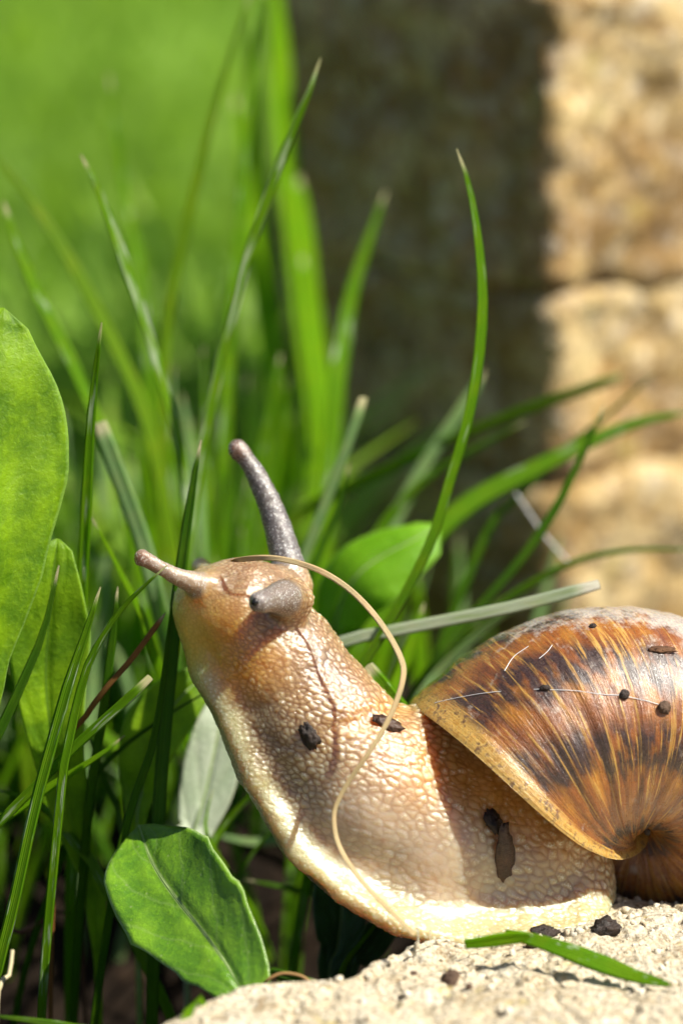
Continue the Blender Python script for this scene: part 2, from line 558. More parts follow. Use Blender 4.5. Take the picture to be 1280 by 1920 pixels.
# ------------------------------------------------------------------ stone pillar behind
def rough_block(name, size, loc, rot, parent, seed, mat, amp=1.6, rnd=2.2, n=34):
    """a hewn stone with rounded, broken edges; size/loc in mm"""
    g = np.linspace(-1, 1, n)
    A, B = np.meshgrid(g, g)
    V, F = [], []
    for ax in range(3):
        for s in (-1, 1):
            Q = np.zeros((n, n, 3))
            Q[..., ax] = s
            Q[..., (ax + 1) % 3] = A if s > 0 else B
            Q[..., (ax + 2) % 3] = B if s > 0 else A
            F.append(grid_faces(n, n) + len(V) * n * n)
            V.append(Q.reshape(-1, 3))
    V = np.vstack(V); F = np.vstack(F)
    half = np.array(size) / 2
    inner = half - rnd
    P = V * half
    C = np.clip(P, -inner, inner)
    D = P - C
    L = np.linalg.norm(D, axis=1, keepdims=True)
    Nn = D / np.maximum(L, 1e-6)
    P = C + Nn * rnd
    Pn = P + np.array([seed * 41.0, seed * 13.0, 0])
    P = P + Nn * ((fbm(Pn, 0.07, 3, seed=seed) * amp * 2.4 + fbm(Pn, 0.3, 4, 0.6, seed=seed + 3) * amp * 0.5)[:, None])
    c, s = math.cos(rot), math.sin(rot)
    R = np.array([[c, -s, 0], [s, c, 0], [0, 0, 1]])
    P = P @ R.T + np.array(loc)
    return make_mesh(name, P, F, mat, parent=parent, base=np.array(loc))


def build_pillar():
    ang = math.radians(-47)            # right face normal turned to the right
    corner = W(1035, 900, 92)
    c, s = math.cos(ang), math.sin(ang)
    ex = np.array([c, s, 0])           # along the right-hand... box x axis
    ey = np.array([-s, c, 0])
    L = 50.0
    # box local: corner facing the camera
    def centre(lx, ly, dx=0.0):
        return corner[:2] + ex[:2] * (-lx / 2 + 0) + ey[:2] * (ly / 2)
    base = np.array([*centre(L, L), -12.0])
    root = thing('stone_pillar', base, 'weathered stone pillar of stacked blocks with one sunlit face behind the snail', 'pillar')
    zs = [(-22, 14.5, 2.6), (14.2, 37.3, -1.0), (36.8, 72.5, 1.2), (72.0, 102, -0.6)]
    for k, (z0, z1, off) in enumerate(zs):
        cc = np.array([*centre(L, L), 0]) + np.array([off * 0.5, 0, (z0 + z1) / 2])
        rough_block('stone_block', (L + off * 0.6, L + off, z1 - z0), cc, ang + 0.02 * math.sin(k * 2.3), root, 11 + 5 * k, M['pillar'], amp=1.6, rnd=3.0, n=70)
    cc = np.array([*centre(L, L), 0]) + np.array([0, 0, 40])
    rough_block('mortar_core', (L - 5, L - 5, 106), cc, ang, root, 90, M['mortar'], amp=0.6, rnd=1.0, n=30)
    return root


build_pillar()


# ------------------------------------------------------------------ grass blades and leaves
def blade_mesh(P, wid, rot=0.0, fold=0.25, thick=0.12, twist=0.0, tip=0.28, blunt=False, n=30, basew=0.75):
    """P (k,3) mm from tip to root; wid mm full width"""
    C = catmull(P, n)
    T = np.gradient(C, axis=0); T /= np.linalg.norm(T, axis=1, keepdims=True)
    ref = np.array([0, -1.0, 0.0])
    S = np.cross(T, ref)
    bad = np.linalg.norm(S, axis=1) < 0.15
    S[bad] = np.array([1.0, 0, 0])
    S /= np.linalg.norm(S, axis=1, keepdims=True)
    Nn = np.cross(S, T)
    tt = np.linspace(0, 1, n)
    a = rot + twist * tt
    Sx = S * np.cos(a)[:, None] + Nn * np.sin(a)[:, None]
    Nx = -S * np.sin(a)[:, None] + Nn * np.cos(a)[:, None]
    prof = np.clip(tt / tip, 0, 1) ** 0.5 if not blunt else np.clip(0.75 + tt / tip, 0, 1)
    prof = np.maximum(prof, 0.12) * (1 - (1 - basew) * np.clip((tt - 0.55) / 0.45, 0, 1))
    hw = wid / 2 * prof
    rows, uvs = [], []
    cs = [(-1, 0), (-0.5, 0), (0, 0), (0.5, 0), (1, 0), (0.5, 1), (0, 1), (-0.5, 1)]
    for c, b in cs:
        lift = fold * hw * (abs(c)) * 1.0
        th = thick * np.clip(hw / (wid / 2), 0.15, 1)
        off = lift - (th if b else 0) - (th * 0.5 if abs(c) == 1 else 0)
        rows.append(C + Sx * (c * hw)[:, None] + Nx * off[:, None])
        uvs.append(np.stack([np.full(n, c * 0.5 + 0.5), tt], 1))
    V = np.stack(rows, 1).reshape(-1, 3)
    uv = np.stack(uvs, 1).reshape(-1, 2)
    F = grid_faces(n, 8, wrap=True).tolist()
    F.append(list(range(7, -1, -1)))
    F.append(list(range((n - 1) * 8, n * 8)))
    return V, F, uv


def root_point(p, dx=0.0, dy=0.0):
    x, y = p[0] + dx, p[1] + dy
    return np.array([x, y, float(ground_z(x, y)) - 1.0])


def root_path(P, rdx, rdy):
    """carry a blade on, bending down smoothly, until it enters the soil"""
    T = P[-1] - P[-2]
    T = T / np.linalg.norm(T)
    drop = P[-1][2] - float(ground_z(P[-1][0], P[-1][1]))
    hor = np.array([T[0], T[1]])
    run = min(drop * 0.8 / max(0.15, -T[2]), 16.0)
    e = root_point(P[-1] + np.array([hor[0] * run, hor[1] * run, 0]), rdx, rdy)
    a = P[-1] + T * min(drop * 0.35, 9.0)
    mid = np.array([a[0] * 0.55 + e[0] * 0.45, a[1] * 0.55 + e[1] * 0.45, (P[-1][2] * 0.5 + e[2] * 0.5)])
    return [mid, e]


def blade(pts, w, mat, label, group=None, name='grass_blade', cat='grass blade', root=True, rdx=0, rdy=2, **kw):
    """pts: (px,py,d) from tip down; w: photo-pixel width at the plane of focus"""
    P = [W(*p) for p in pts]
    d = np.mean([p[2] for p in pts])
    if group is None and kw.get('rot', 0) >= 0 and root:
        kw['rot'] = kw.get('rot', 0.1) * 0.35 if d < 5 else 0.75
        w = w if d < 5 else w * 1.12
    if root:
        if 9 <= d < 40:
            rdy = rdy + max(0.0, 46 - P[-1][1]) * 0.8
        P += root_path(P, rdx, rdy)
    P = np.array(P)
    V, F, uv = blade_mesh(P, 1.08 * w / PXMM * (DIST + d) / DIST, **kw)
    o = make_mesh(name, V, F, M[mat], base=P[-1], uv=uv)
    tag(o, label, cat, group)
    return o


def lin(pts, d0, d1):
    n = len(pts)
    return [(x, y, d0 + (d1 - d0) * k / max(1, n - 1)) for k, (x, y) in enumerate(pts)]


# --- traced blades near the plane of focus
blade(lin([(192, 605), (182, 680), (172, 780), (165, 900), (160, 1000), (155, 1100), (150, 1230), (140, 1400)], -1, 10), 21, 'grass', 'upright grass blade with a dry forked tip beside the big leaf', rot=0.5, fold=0.6, tip=0.2)
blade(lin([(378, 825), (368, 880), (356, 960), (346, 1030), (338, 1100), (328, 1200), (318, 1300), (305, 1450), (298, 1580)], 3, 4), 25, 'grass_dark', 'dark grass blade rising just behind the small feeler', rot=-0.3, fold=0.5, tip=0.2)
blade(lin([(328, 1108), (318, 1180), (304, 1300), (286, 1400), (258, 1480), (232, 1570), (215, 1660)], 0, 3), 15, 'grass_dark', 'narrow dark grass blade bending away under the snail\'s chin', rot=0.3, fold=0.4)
blade(lin([(314, 1060), (280, 1090), (240, 1128), (200, 1180), (168, 1240), (150, 1300), (132, 1380), (118, 1460)], -5.5, -3), 17, 'grass', 'grass blade whose tip crosses the small feeler', rot=0.4, fold=0.5, tip=0.25)
blade(lin([(190, 1100), (162, 1190), (132, 1280), (107, 1370), (82, 1460), (60, 1550), (32, 1680), (4, 1790), (-20, 1860)], -6, -5), 22, 'grass', 'long pale-tipped grass blade rising from the hollow before the toothed leaf', rot=-0.3, fold=0.6, tip=0.15, rdx=-6)
blade(lin([(222, 1100), (214, 1180), (203, 1270), (192, 1350), (176, 1450), (165, 1540)], 2, 7), 17, 'grass_dark', 'short stubby dark grass blade between the two big leaves', rot=0.2, tip=0.12)
blade(lin([(283, 1268), (250, 1300), (200, 1345), (150, 1390), (100, 1440), (40, 1500), (-10, 1552), (-60, 1620)], -3, -2), 18, 'grass', 'slanting grass blade with a frayed white cut tip', rot=0.3, fold=0.5, tip=0.06, blunt=True, rdx=-8)
blade(lin([(235, 1378), (195, 1410), (130, 1452), (60, 1498), (0, 1540), (-60, 1590)], 2, 0), 23, 'grass_lime', 'lighter grass blade lying under the slanting frayed blade', rot=0.1, tip=0.3, rdx=-10)
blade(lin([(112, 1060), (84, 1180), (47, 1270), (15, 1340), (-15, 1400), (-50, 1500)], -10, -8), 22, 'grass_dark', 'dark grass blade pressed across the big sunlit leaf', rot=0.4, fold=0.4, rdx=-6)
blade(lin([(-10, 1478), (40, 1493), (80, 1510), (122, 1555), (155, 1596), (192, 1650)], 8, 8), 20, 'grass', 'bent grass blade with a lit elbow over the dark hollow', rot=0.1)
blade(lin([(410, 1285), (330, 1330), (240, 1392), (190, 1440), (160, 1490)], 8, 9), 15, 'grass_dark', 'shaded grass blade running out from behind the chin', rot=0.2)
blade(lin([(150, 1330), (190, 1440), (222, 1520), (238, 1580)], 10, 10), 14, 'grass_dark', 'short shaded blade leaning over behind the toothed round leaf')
blade(lin([(152, 290), (180, 345), (215, 440), (250, 540), (280, 630), (305, 720), (330, 810), (345, 900), (352, 1000), (356, 1120)], 17, 24), 22, 'grass_worn', 'tall arching grass blade with a whitish tip, bending away from the pillar', rot=0.4, tip=0.1)
blade(lin([(601, 110), (575, 180), (540, 260), (500, 370), (465, 470), (440, 570), (415, 660), (395, 760), (375, 850), (362, 950), (355, 1080)], 14, 22), 23, 'grass_worn', 'tall grass blade with white worn flecks leaning toward the pillar', rot=0.2, fold=0.4, tip=0.1)
blade(lin([(855, 280), (875, 340), (890, 420), (900, 520), (900, 600), (890, 700), (870, 800), (840, 900), (810, 1000), (768, 1090), (718, 1180), (670, 1260), (640, 1340)], 6, 11), 25, 'grass', 'tall sickle-shaped grass blade curving up in front of the pillar', rot=0.5, fold=0.35, tip=0.16, n=44)
blade(lin([(1122, 1095), (1050, 1115), (950, 1140), (850, 1160), (750, 1180), (650, 1200), (560, 1240), (500, 1300)], 6, 13), 22, 'grass_silver', 'silvery cut grass blade lying above the shell', rot=-0.25, fold=0.2, tip=0.05, blunt=True)
blade(lin([(688, 1247), (720, 1288), (765, 1345), (800, 1400)], 2.5, 5), 28, 'grass', 'short cut grass stub wedged between neck and shell lip', rot=0.5, fold=0.5, tip=0.03, blunt=True)
blade(lin([(680, 745), (655, 820), (625, 900), (590, 990), (560, 1070), (545, 1150)], 24, 28), 25, 'grass_blue', 'pale upright grass blade with square tip behind the long eyestalk', rot=0.3, tip=0.04, blunt=True)
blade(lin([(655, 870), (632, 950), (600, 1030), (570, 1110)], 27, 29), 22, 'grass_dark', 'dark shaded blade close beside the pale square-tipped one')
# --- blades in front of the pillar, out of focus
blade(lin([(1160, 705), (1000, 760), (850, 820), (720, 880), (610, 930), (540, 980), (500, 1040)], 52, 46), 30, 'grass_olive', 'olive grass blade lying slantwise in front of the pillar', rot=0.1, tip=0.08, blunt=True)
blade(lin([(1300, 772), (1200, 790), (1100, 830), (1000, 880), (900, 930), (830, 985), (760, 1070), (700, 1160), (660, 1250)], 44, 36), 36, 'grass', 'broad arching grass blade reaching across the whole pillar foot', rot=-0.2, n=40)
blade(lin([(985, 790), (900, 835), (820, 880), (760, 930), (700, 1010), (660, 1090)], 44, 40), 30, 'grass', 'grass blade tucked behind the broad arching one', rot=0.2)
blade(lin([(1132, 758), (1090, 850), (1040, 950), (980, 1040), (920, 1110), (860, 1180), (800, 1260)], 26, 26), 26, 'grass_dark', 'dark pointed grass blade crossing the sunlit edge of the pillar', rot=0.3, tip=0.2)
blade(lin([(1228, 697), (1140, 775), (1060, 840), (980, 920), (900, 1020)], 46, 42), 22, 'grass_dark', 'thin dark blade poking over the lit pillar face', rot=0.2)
blade(lin([(1310, 1030), (1180, 1030), (1080, 1050), (1000, 1090), (910, 1150), (840, 1220), (780, 1300)], 32, 30), 24, 'grass', 'low arching grass blade just above the shell', rot=0.1)
blade(lin([(908, 695), (855, 780), (800, 860), (750, 950), (715, 1030), (690, 1100)], 50, 48), 36, 'grass_blue', 'pale blurred grass blade leaning before the dark pillar face', rot=0.2, tip=0.08)
blade(lin([(795, 1130), (770, 1200), (740, 1280), (720, 1340)], 22, 22), 30, 'grass_lime', 'short light blade with a white tip behind the neck', rot=0.2, tip=0.1)
blade(lin([(1000, 1120), (930, 1160), (870, 1210), (810, 1270), (770, 1330)], 24, 24), 34, 'grass_blue', 'dull green blade disappearing behind the shell crest', rot=0.2)
blade(lin([(722, 360), (690, 450), (660, 540), (640, 640), (625, 760)], 62, 58), 40, 'grass', 'blurred short blade against the shaded pillar face', rot=0.4)
# --- taller blurred blades on the left
blade(lin([(-40, 250), (60, 380), (120, 470), (170, 560), (220, 660), (265, 760), (300, 900)], 44, 44), 28, 'grass_olive', 'blurred olive blade slanting behind the glinting white-tipped one', rot=0.2)
blade(lin([(8, 378), (40, 480), (80, 570), (130, 670), (170, 760), (210, 850), (240, 980)], 32, 34), 26, 'grass', 'blurred blade with a glinting white tip above the big oval leaf', rot=0.3, tip=0.1)
blade(lin([(188, 792), (220, 880), (250, 960), (278, 1045), (300, 1140)], 18, 20), 32, 'grass_blue', 'bluish glossy blade ending below the forked-tip blade', rot=-0.1, tip=0.06, blunt=True)
blade(lin([(172, 968), (200, 1020), (235, 1090), (270, 1160), (290, 1230)], 8, 12), 18, 'grass_lime', 'short bright blade slanting down behind the small feeler', rot=0.2)
blade(lin([(472, -20), (430, 110), (395, 230), (370, 330), (345, 440), (325, 530), (310, 650), (305, 800)], 48, 46), 22, 'grass_olive', 'long blurred dark seed stalk leaning against the lawn', rot=0.5)
blade(lin([(500, -40), (478, 120), (462, 260), (452, 400), (440, 520), (425, 700)], 58, 58), 30, 'grass', 'tall blurred blade beside the seed stalk', rot=0.3)
blade(lin([(205, 140), (225, 300), (250, 450), (268, 560), (280, 700)], 74, 72), 26, 'grass', 'faint far blade standing against the bright lawn', rot=0.5)
for k, (x0, x1, x2, x3, top, ww, dd, lab) in enumerate([
        (512, 530, 560, 590, -60, 46, 96, 'tallest broad blurred grass leaf along the pillar edge'),
        (470, 488, 520, 556, 40, 40, 104, 'pale blurred grass leaf next to the tallest one by the pillar'),
        (560, 572, 596, 604, 330, 46, 88, 'blurred grass leaf bulging in front of the pillar edge'),
        (440, 470, 500, 530, 180, 34, 92, 'blurred grass leaf crossing low beside the seed stalk'),
        (566, 584, 604, 600, 480, 40, 82, 'shorter blurred leaf overlapping the pillar edge')]):
    hgt = 960 - top
    blade(lin([(x0, top), (x1, top + hgt * 0.3), (x2, top + hgt * 0.6), (x3, top + hgt * 0.85), (x3 - 4, 980)], dd, dd), ww, 'grass_lime', lab, rot=-0.7 if k == 1 else 0.2, tip=0.12)
# --- under the snail's foot
blade(lin([(1258, 1846), (1190, 1829), (1120, 1804), (1050, 1778), (995, 1760), (945, 1750)], -18, -14.5), 34, 'grass', 'pointed grass leaf pinned under the foot on the stone', root=False, rot=-0.6, fold=0.2, tip=0.4, n=36, basew=0.5)
blade(lin([(995, 1752), (950, 1757), (905, 1764), (870, 1768)], -16.4, -15.6), 26, 'grass_lime', 'light folded grass base squeezed under the foot rim', root=False, rot=0.1, tip=0.2)
blade(lin([(540, 1846), (480, 1856), (430, 1872), (380, 1892), (350, 1905)], -17, -24), 18, 'grass_lime', 'bright grass sliver lying along the stone rim', rot=0.1, rdx=-2)
blade(lin([(602, 1846), (560, 1836), (520, 1826), (480, 1850)], -14, -13), 22, 'grass_dark', 'torn green grass end sticking out over the stone rim', rot=0.2, tip=0.06, blunt=True)
blade(lin([(-20, 1902), (60, 1912), (140, 1926), (200, 1960)], -14, -14), 22, 'grass', 'grass blade lying low in the dark hollow', rot=0.1)
# --- stray blades in the shaded hollow
blade(lin([(390, 1560), (470, 1578), (540, 1575), (620, 1590)], 30, 30), 22, 'grass_blue', 'pale horizontal blade lying on the soil behind the foot', rdx=2)
blade(lin([(460, 1648), (530, 1662), (600, 1680), (650, 1700)], 20, 20), 16, 'grass_dark', 'dim horizontal stem in the shade under the snail')
blade(lin([(525, 1540), (480, 1590), (440, 1650), (410, 1720)], 18, 18), 18, 'grass', 'blade leaning behind the toothed round leaf toward the foot')
blade(lin([(400, 1480), (385, 1540), (400, 1590)], 14, 14), 14, 'grass_lime', 'tiny bright grass sprout beside the silvery leaf')
blade(lin([(560, 1420), (470, 1490), (410, 1560), (380, 1620)], 16, 16), 24, 'grass', 'green blade slanting out from behind the raised foot')
blade(lin([(735, 1690), (690, 1750), (650, 1800), (630, 1850)], 4, 4), 12, 'grass_olive', 'yellowish blade hanging below the foot rim')
# --- straws
blade(lin([(165, 1338), (200, 1290), (250, 1232), (310, 1150), (345, 1095)], 1, 3), 8, 'straw_brown', 'thin brown straw slanting up toward the chin', name='straw', cat='straw', tip=0.05, rdx=0) if False else None


def hanging(pts, w, mat, label, name, cat, rot=0.0, n=60, fold=0.3, twist=0.0, tip=0.03):
    P = np.array([W(*p) for p in pts])
    V, F, uv = blade_mesh(P, w / PXMM, rot=rot, n=n, fold=fold, thick=0.14, tip=tip, twist=twist, basew=0.8)
    return tag(make_mesh(name, V, F, M[mat], base=P[-1], uv=uv), label, cat)


hanging([(312, 1148, 0.5), (250, 1232, 0), (200, 1290, 0), (165, 1338, 1), (120, 1420, 3), (100, 1700, 6), (95, 2010, 8)], 11, 'straw_brown', 'thin brown straw slanting up toward the chin', 'straw', 'straw')

# --- random tuft of half-blurred blades behind the head, and their roots
r3 = np.random.default_rng(44)
for k in range(120):
    d = r3.uniform(48, 84)
    px0 = r3.uniform(-60, 600) if k < 105 else r3.uniform(600, 1100)
    top = r3.uniform(640, 1180) if k % 3 else r3.uniform(1050, 1350)
    if k >= 105: top = r3.uniform(980, 1200)
    lean = r3.normal(0, 75)
    wpx = r3.uniform(16, 36)
    bot = 1500
    pts = [(px0 + lean, top), (px0 + lean * 0.62, top + (bot - top) * 0.3), (px0 + lean * 0.25, top + (bot - top) * 0.62), (px0, bot)]
    if px0 + lean > 560 and top < 950: continue
    mat = ['grass', 'grass_lime', 'grass_lime', 'grass_dark', 'grass_blue', 'grass_lime', 'grass_blue'][k % 7]
    hue = {'grass': 'mid green', 'grass_lime': 'lime green', 'grass_dark': 'dark green', 'grass_blue': 'pale greyish'}[mat]
    pose = 'upright' if abs(lean) < 30 else ('leaning toward the pillar' if lean > 0 else 'leaning away from the pillar')
    tall = 'tall' if top < 850 else ('short' if top > 1050 else 'middling')
    blade(lin(pts, d, d + 3), wpx, mat, f'{tall} {hue} blade {pose}, in the tuft behind the head', 'grass tuft behind the snail', rot=r3.uniform(0.2, 1.15), fold=0.3, tip=0.3, n=14, rdy=0)

# small messy blades low on the left (between 10 and 45 mm behind)
for k in range(105):
    d = r3.uniform(46, 66)
    px0 = r3.uniform(-60, 470)
    py0 = r3.uniform(1330, 1590)
    ang = r3.uniform(-1.3, 1.3)
    ln = r3.uniform(90, 240)
    pts = [(px0 + math.sin(ang) * ln, py0 - math.cos(ang) * ln * 0.6), (px0 + math.sin(ang) * ln * 0.4, py0 - math.cos(ang) * ln * 0.32), (px0, py0 + 60)]
    mat = ['grass', 'grass_lime', 'grass_blue', 'grass_dark', 'grass_olive'][k % 5]
    hue = {'grass': 'mid green', 'grass_lime': 'lime green', 'grass_dark': 'dark green', 'grass_blue': 'pale greyish', 'grass_olive': 'olive'}[mat]
    pose = 'steep' if abs(ang) < 0.5 else ('slanting toward the snail' if ang > 0 else 'slanting away from the snail')
    blade(lin(pts, d, d), r3.uniform(11, 24), mat, f'short tangled {hue} blade {pose}, low behind the big leaf', 'tangled low grass near the soil', rot=r3.uniform(0.1, 1.1), n=12, rdy=0)


# --- lawn: nobody could count it
def build_lawn():
    r = np.random.default_rng(91)
    n1, n2 = 9000, 52000
    y = np.r_[r.uniform(60, 420, n1), 420 * (2700 / 420) ** r.random(n2)]
    halfw = 60 + 0.26 * (y + 240)
    x = r.uniform(-1, 1, n1 + n2) * halfw - 20
    # leave the pillar foot clear
    pc = W(1035, 900, 92)
    inp = (np.abs(x - pc[0] - 3) + np.abs(y - pc[1] - 32) < 44) | ((x > -6) & (y < 130))
    x, y = x[~inp], y[~inp]
    n = len(x)
    z = ground_z(x, y) - 1
    patch = fbm(np.stack([x, y, 0 * x], -1), 0.012, 3, seed=77)
    patch2 = fbm(np.stack([x, y, 0 * x], -1), 0.005, 2, seed=79)
    h = np.clip(r.normal(34, 9, n), 14, 62) * np.clip(1 + 0.6 * patch + 0.9 * patch2, 0.35, 2.2) * (1 + 0.25 * sstep(500, 2500, y))
    w = r.uniform(1.6, 3.0, n) * (1 + y / 900)
    az = r.uniform(0, 2 * np.pi, n)
    lean = r.uniform(0.1, 0.75, n) * h
    face = r.uniform(0, np.pi, n)
    ts = np.array([0, 0.4, 0.75, 1.0])
    wd = np.array([0.8, 1.0, 0.7, 0.06])
    V = np.zeros((n, 4, 2, 3)); UV = np.zeros((n, 4, 2, 2))
    for i, tv in enumerate(ts):
        cx = x + np.cos(az) * lean * tv ** 2
        cy = y + np.sin(az) * lean * tv ** 2
        cz = z + h * (tv - 0.18 * tv ** 2)
        for j, s in enumerate((-1, 1)):
            V[:, i, j, 0] = cx + s * np.cos(face) * w * wd[i] / 2
            V[:, i, j, 1] = cy + s * np.sin(face) * w * wd[i] / 2
            V[:, i, j, 2] = cz
            UV[:, i, j] = (j, 1 - tv)
    b = np.arange(n)[:, None] * 8
    F = np.concatenate([np.stack([b[:, 0] + 2 * i, b[:, 0] + 2 * i + 1, b[:, 0] + 2 * i + 3, b[:, 0] + 2 * i + 2], 1) for i in range(3)])
    o = make_mesh('lawn_grass', V.reshape(-1, 3), F, M['lawn'], base=(0, 300, -12), uv=UV.reshape(-1, 2))
    tag(o, 'bright green sunlit lawn stretching away behind everything', 'grass', kind='stuff')


build_lawn()


# --- broad leaves
def leaf_mesh(axis, wl, wr, rot=0.0, cup=0.25, n=46, m=9, thick=0.22, teeth=0.0, nteeth=6, wav=0.4, seed=0, roll=0.0, pw=1.0):
    """axis (k,3) mm tip -> base; wl/wr: half widths (mm) sampled evenly along"""
    C = catmull(axis, n)
    T = np.gradient(C, axis=0); T /= np.linalg.norm(T, axis=1, keepdims=True)
    S = np.cross(T, np.array([0, -1.0, 0.15])); S /= np.linalg.norm(S, axis=1, keepdims=True)
    Nn = np.cross(S, T)
    tt = np.linspace(0, 1, n)
    a = (np.interp(tt, np.linspace(0, 1, len(rot)), rot) if isinstance(rot, (list, tuple)) else np.full(n, rot))
    Sx = S * np.cos(a)[:, None] + Nn * np.sin(a)[:, None]
    Nx = -S * np.sin(a)[:, None] + Nn * np.cos(a)[:, None]
    WL = np.interp(tt, np.linspace(0, 1, len(wl)), wl); WR = np.interp(tt, np.linspace(0, 1, len(wr)), wr)
    ker = np.array([1, 2, 3, 2, 1]) / 9
    WL = np.convolve(np.pad(WL, 2, 'edge'), ker, 'valid'); WR = np.convolve(np.pad(WR, 2, 'edge'), ker, 'valid')
    WL[0] = WR[0] = 0.15
    if teeth:
        saw = (tt * nteeth) % 1.0
        pk = np.maximum(0, 1 - np.abs(saw - 0.5) * 5)
        WL = WL * (1 + teeth * pk * np.sin(np.pi * tt)); WR = WR * (1 + teeth * np.roll(pk, 3) * np.sin(np.pi * tt))
    cs = np.linspace(-1, 1, 2 * m + 1)
    top = np.zeros((n, len(cs), 3)); bot = np.zeros_like(top)
    uvt = np.zeros((n, len(cs), 2))
    for j, c in enumerate(cs):
        hw = WL if c < 0 else WR
        lat = c * hw
        lift = cup * hw * abs(c) ** 1.8 - 0.35 * np.exp(-(c / 0.08) ** 2) * np.minimum(1, hw / 2)
        wv = fbm(np.stack([lat * 0.25 + seed * 9.1, tt * 6, 0 * tt], -1), 1.0, 3, seed=seed) * wav * np.minimum(1, hw / 3)
        ed = thick * 0.5 * (1 - 0.8 * abs(c) ** 4)
        p = C + Sx * lat[:, None] + Nx * (lift + wv)[:, None]
        top[:, j] = p + Nx * ed
        bot[:, j] = p - Nx * ed
        uvt[:, j, 0] = c / 2 + 0.5; uvt[:, j, 1] = tt
    k = len(cs)
    V = np.concatenate([top, bot[:, ::-1]], 1)
    UV = np.concatenate([uvt, uvt[:, ::-1]], 1).reshape(-1, 2)
    F = grid_faces(n, 2 * k, wrap=True).tolist()
    for r_ in (0, n - 1):
        for j in range(k - 1):
            q = [r_ * 2 * k + j, r_ * 2 * k + j + 1, r_ * 2 * k + 2 * k - 2 - j, r_ * 2 * k + 2 * k - 1 - j]
            F.append(q if r_ else q[::-1])
    return V.reshape(-1, 3), F, UV


def leaf(axis, wl, wr, mat, label, name='broad_leaf', cat='leaf', root=True, rdx=0, rdy=0, rib=None, **kw):
    A = [W(*p) for p in axis]
    if root:
        L0 = np.linalg.norm(np.diff(np.array(A), axis=0), axis=1).sum()
        A.append(root_point(A[-1], rdx, rdy))
        L1 = L0 + np.linalg.norm(A[-1] - A[-2])
        q = np.linspace(0, 1, 40)
        ext = lambda w: np.interp(q * L1, np.r_[np.linspace(0, L0, len(w)), min(L1 - 0.01, L0 + 4), L1], list(w) + [7, 5]).tolist()
        wl, wr = ext(wl), ext(wr)
    A = np.array(A)
    V, F, uv = leaf_mesh(A, [w / PXMM for w in wl], [w / PXMM for w in wr], **kw)
    o = tag(make_mesh(name, V, F, M[mat], base=A[-1], uv=uv), label, cat)
    if rib:
        n = kw.get('n', 46)
        k = V.reshape(n, -1, 3).shape[1] // 2
        C = V.reshape(n, -1, 3)[:, k // 2]
        T = np.gradient(C, axis=0); T /= np.linalg.norm(T, axis=1, keepdims=True)
        S = np.cross(T, (0, -1, 0.2)); S /= np.linalg.norm(S, axis=1, keepdims=True)
        B = np.cross(S, T)
        rad = np.linspace(0.09, rib, n)
        R_ = np.stack([C + rad[:, None] * (S * math.cos(a) + B * math.sin(a)) for a in np.linspace(0, 2 * math.pi, 8, endpoint=False)], 1)
        make_mesh('midrib', R_.reshape(-1, 3), grid_faces(n, 8, wrap=True), M['rib'], parent=o)
    return o


# big sunlit leaf on the left
leaf([(8, 578, -4), (-8, 680, -5), (-20, 800, -5), (-30, 950, -5), (-35, 1100, -4), (-45, 1230, -3), (-45, 1340, -2), (-50, 1440, 0)],
     [30, 110, 150, 165, 150, 120, 90, 60, 40, 26], [36, 100, 142, 170, 180, 178, 142, 96, 50, 24],
     'leaf_big', 'big sunlit oval leaf standing upright among the grass', rot=0.6, cup=0.16, wav=1.0, seed=3, teeth=0.03, nteeth=9, n=70)
# toothed leaf below it with the long pale stalk
leaf([(110, 1010, 2), (100, 1090, 2), (92, 1180, 3), (88, 1280, 4), (98, 1380, 5), (122, 1490, 7), (155, 1600, 9), (182, 1720, 10)],
     [20, 62, 80, 76, 62, 46, 32, 24, 20], [24, 70, 72, 58, 46, 36, 28, 22, 20],
     'leaf_big', 'toothed leaf with a long tapering stalk behind the big oval leaf', rot=0.15, cup=0.2, wav=0.4, seed=8, teeth=0.16, nteeth=4, n=70)
# round toothed leaf, bottom left
leaf([(262, 1548, 3.5), (284, 1612, -2), (318, 1668, -5.5), (360, 1722, -8.5), (402, 1775, -11), (436, 1825, -13), (462, 1880, -14), (485, 1960, -14)],
     [8, 66, 98, 112, 116, 110, 96, 74, 28, 8], [8, 62, 92, 106, 106, 94, 76, 56, 22, 8],
     'leaf', 'glossy round toothed leaf with a pale midrib beside the stone', rot=[0.25, 0.1, 0.05, 0.0, 0.0, 0.0], cup=0.16, wav=0.7, seed=5, teeth=0.12, nteeth=8, n=60, rib=0.17)
# lime leaf behind the eyestalk
leaf([(822, 985, 27), (772, 1012, 26), (720, 1038, 26), (672, 1072, 26), (640, 1120, 27), (622, 1190, 28), (615, 1260, 29)],
     [36, 68, 92, 100, 84, 62, 42, 12], [20, 40, 62, 78, 78, 60, 40, 12],
     'leaf_lime', 'bright lime curled leaf behind the long eyestalk', rib=0.2, rot=[-0.5, -0.6, -0.5, -0.3], cup=-0.2, seed=12, wav=0.2)
# silvery leaf behind the raised foot
leaf([(430, 1290, 16), (415, 1350, 15), (400, 1420, 15), (385, 1490, 15), (365, 1560, 15), (350, 1620, 15)],
     [18, 44, 56, 58, 48, 30, 16], [20, 46, 56, 58, 50, 30, 16],
     'leaf_pale', 'silvery pale leaf behind the raised foot', rib=0.22, rot=0.1, cup=0.1, seed=15, wav=0.3)
# backlit green leaf behind the grass stems
leaf([(400, 1255, 12), (345, 1300, 11), (300, 1360, 11), (275, 1430, 11), (265, 1500, 12), (258, 1580, 12)],
     [14, 52, 60, 50, 34, 22, 12], [14, 46, 70, 66, 46, 28, 12],
     'leaf_big', 'green leaf in half shade behind the chin', rib=0.22, rot=-0.1, cup=0.15, seed=18, wav=0.3)
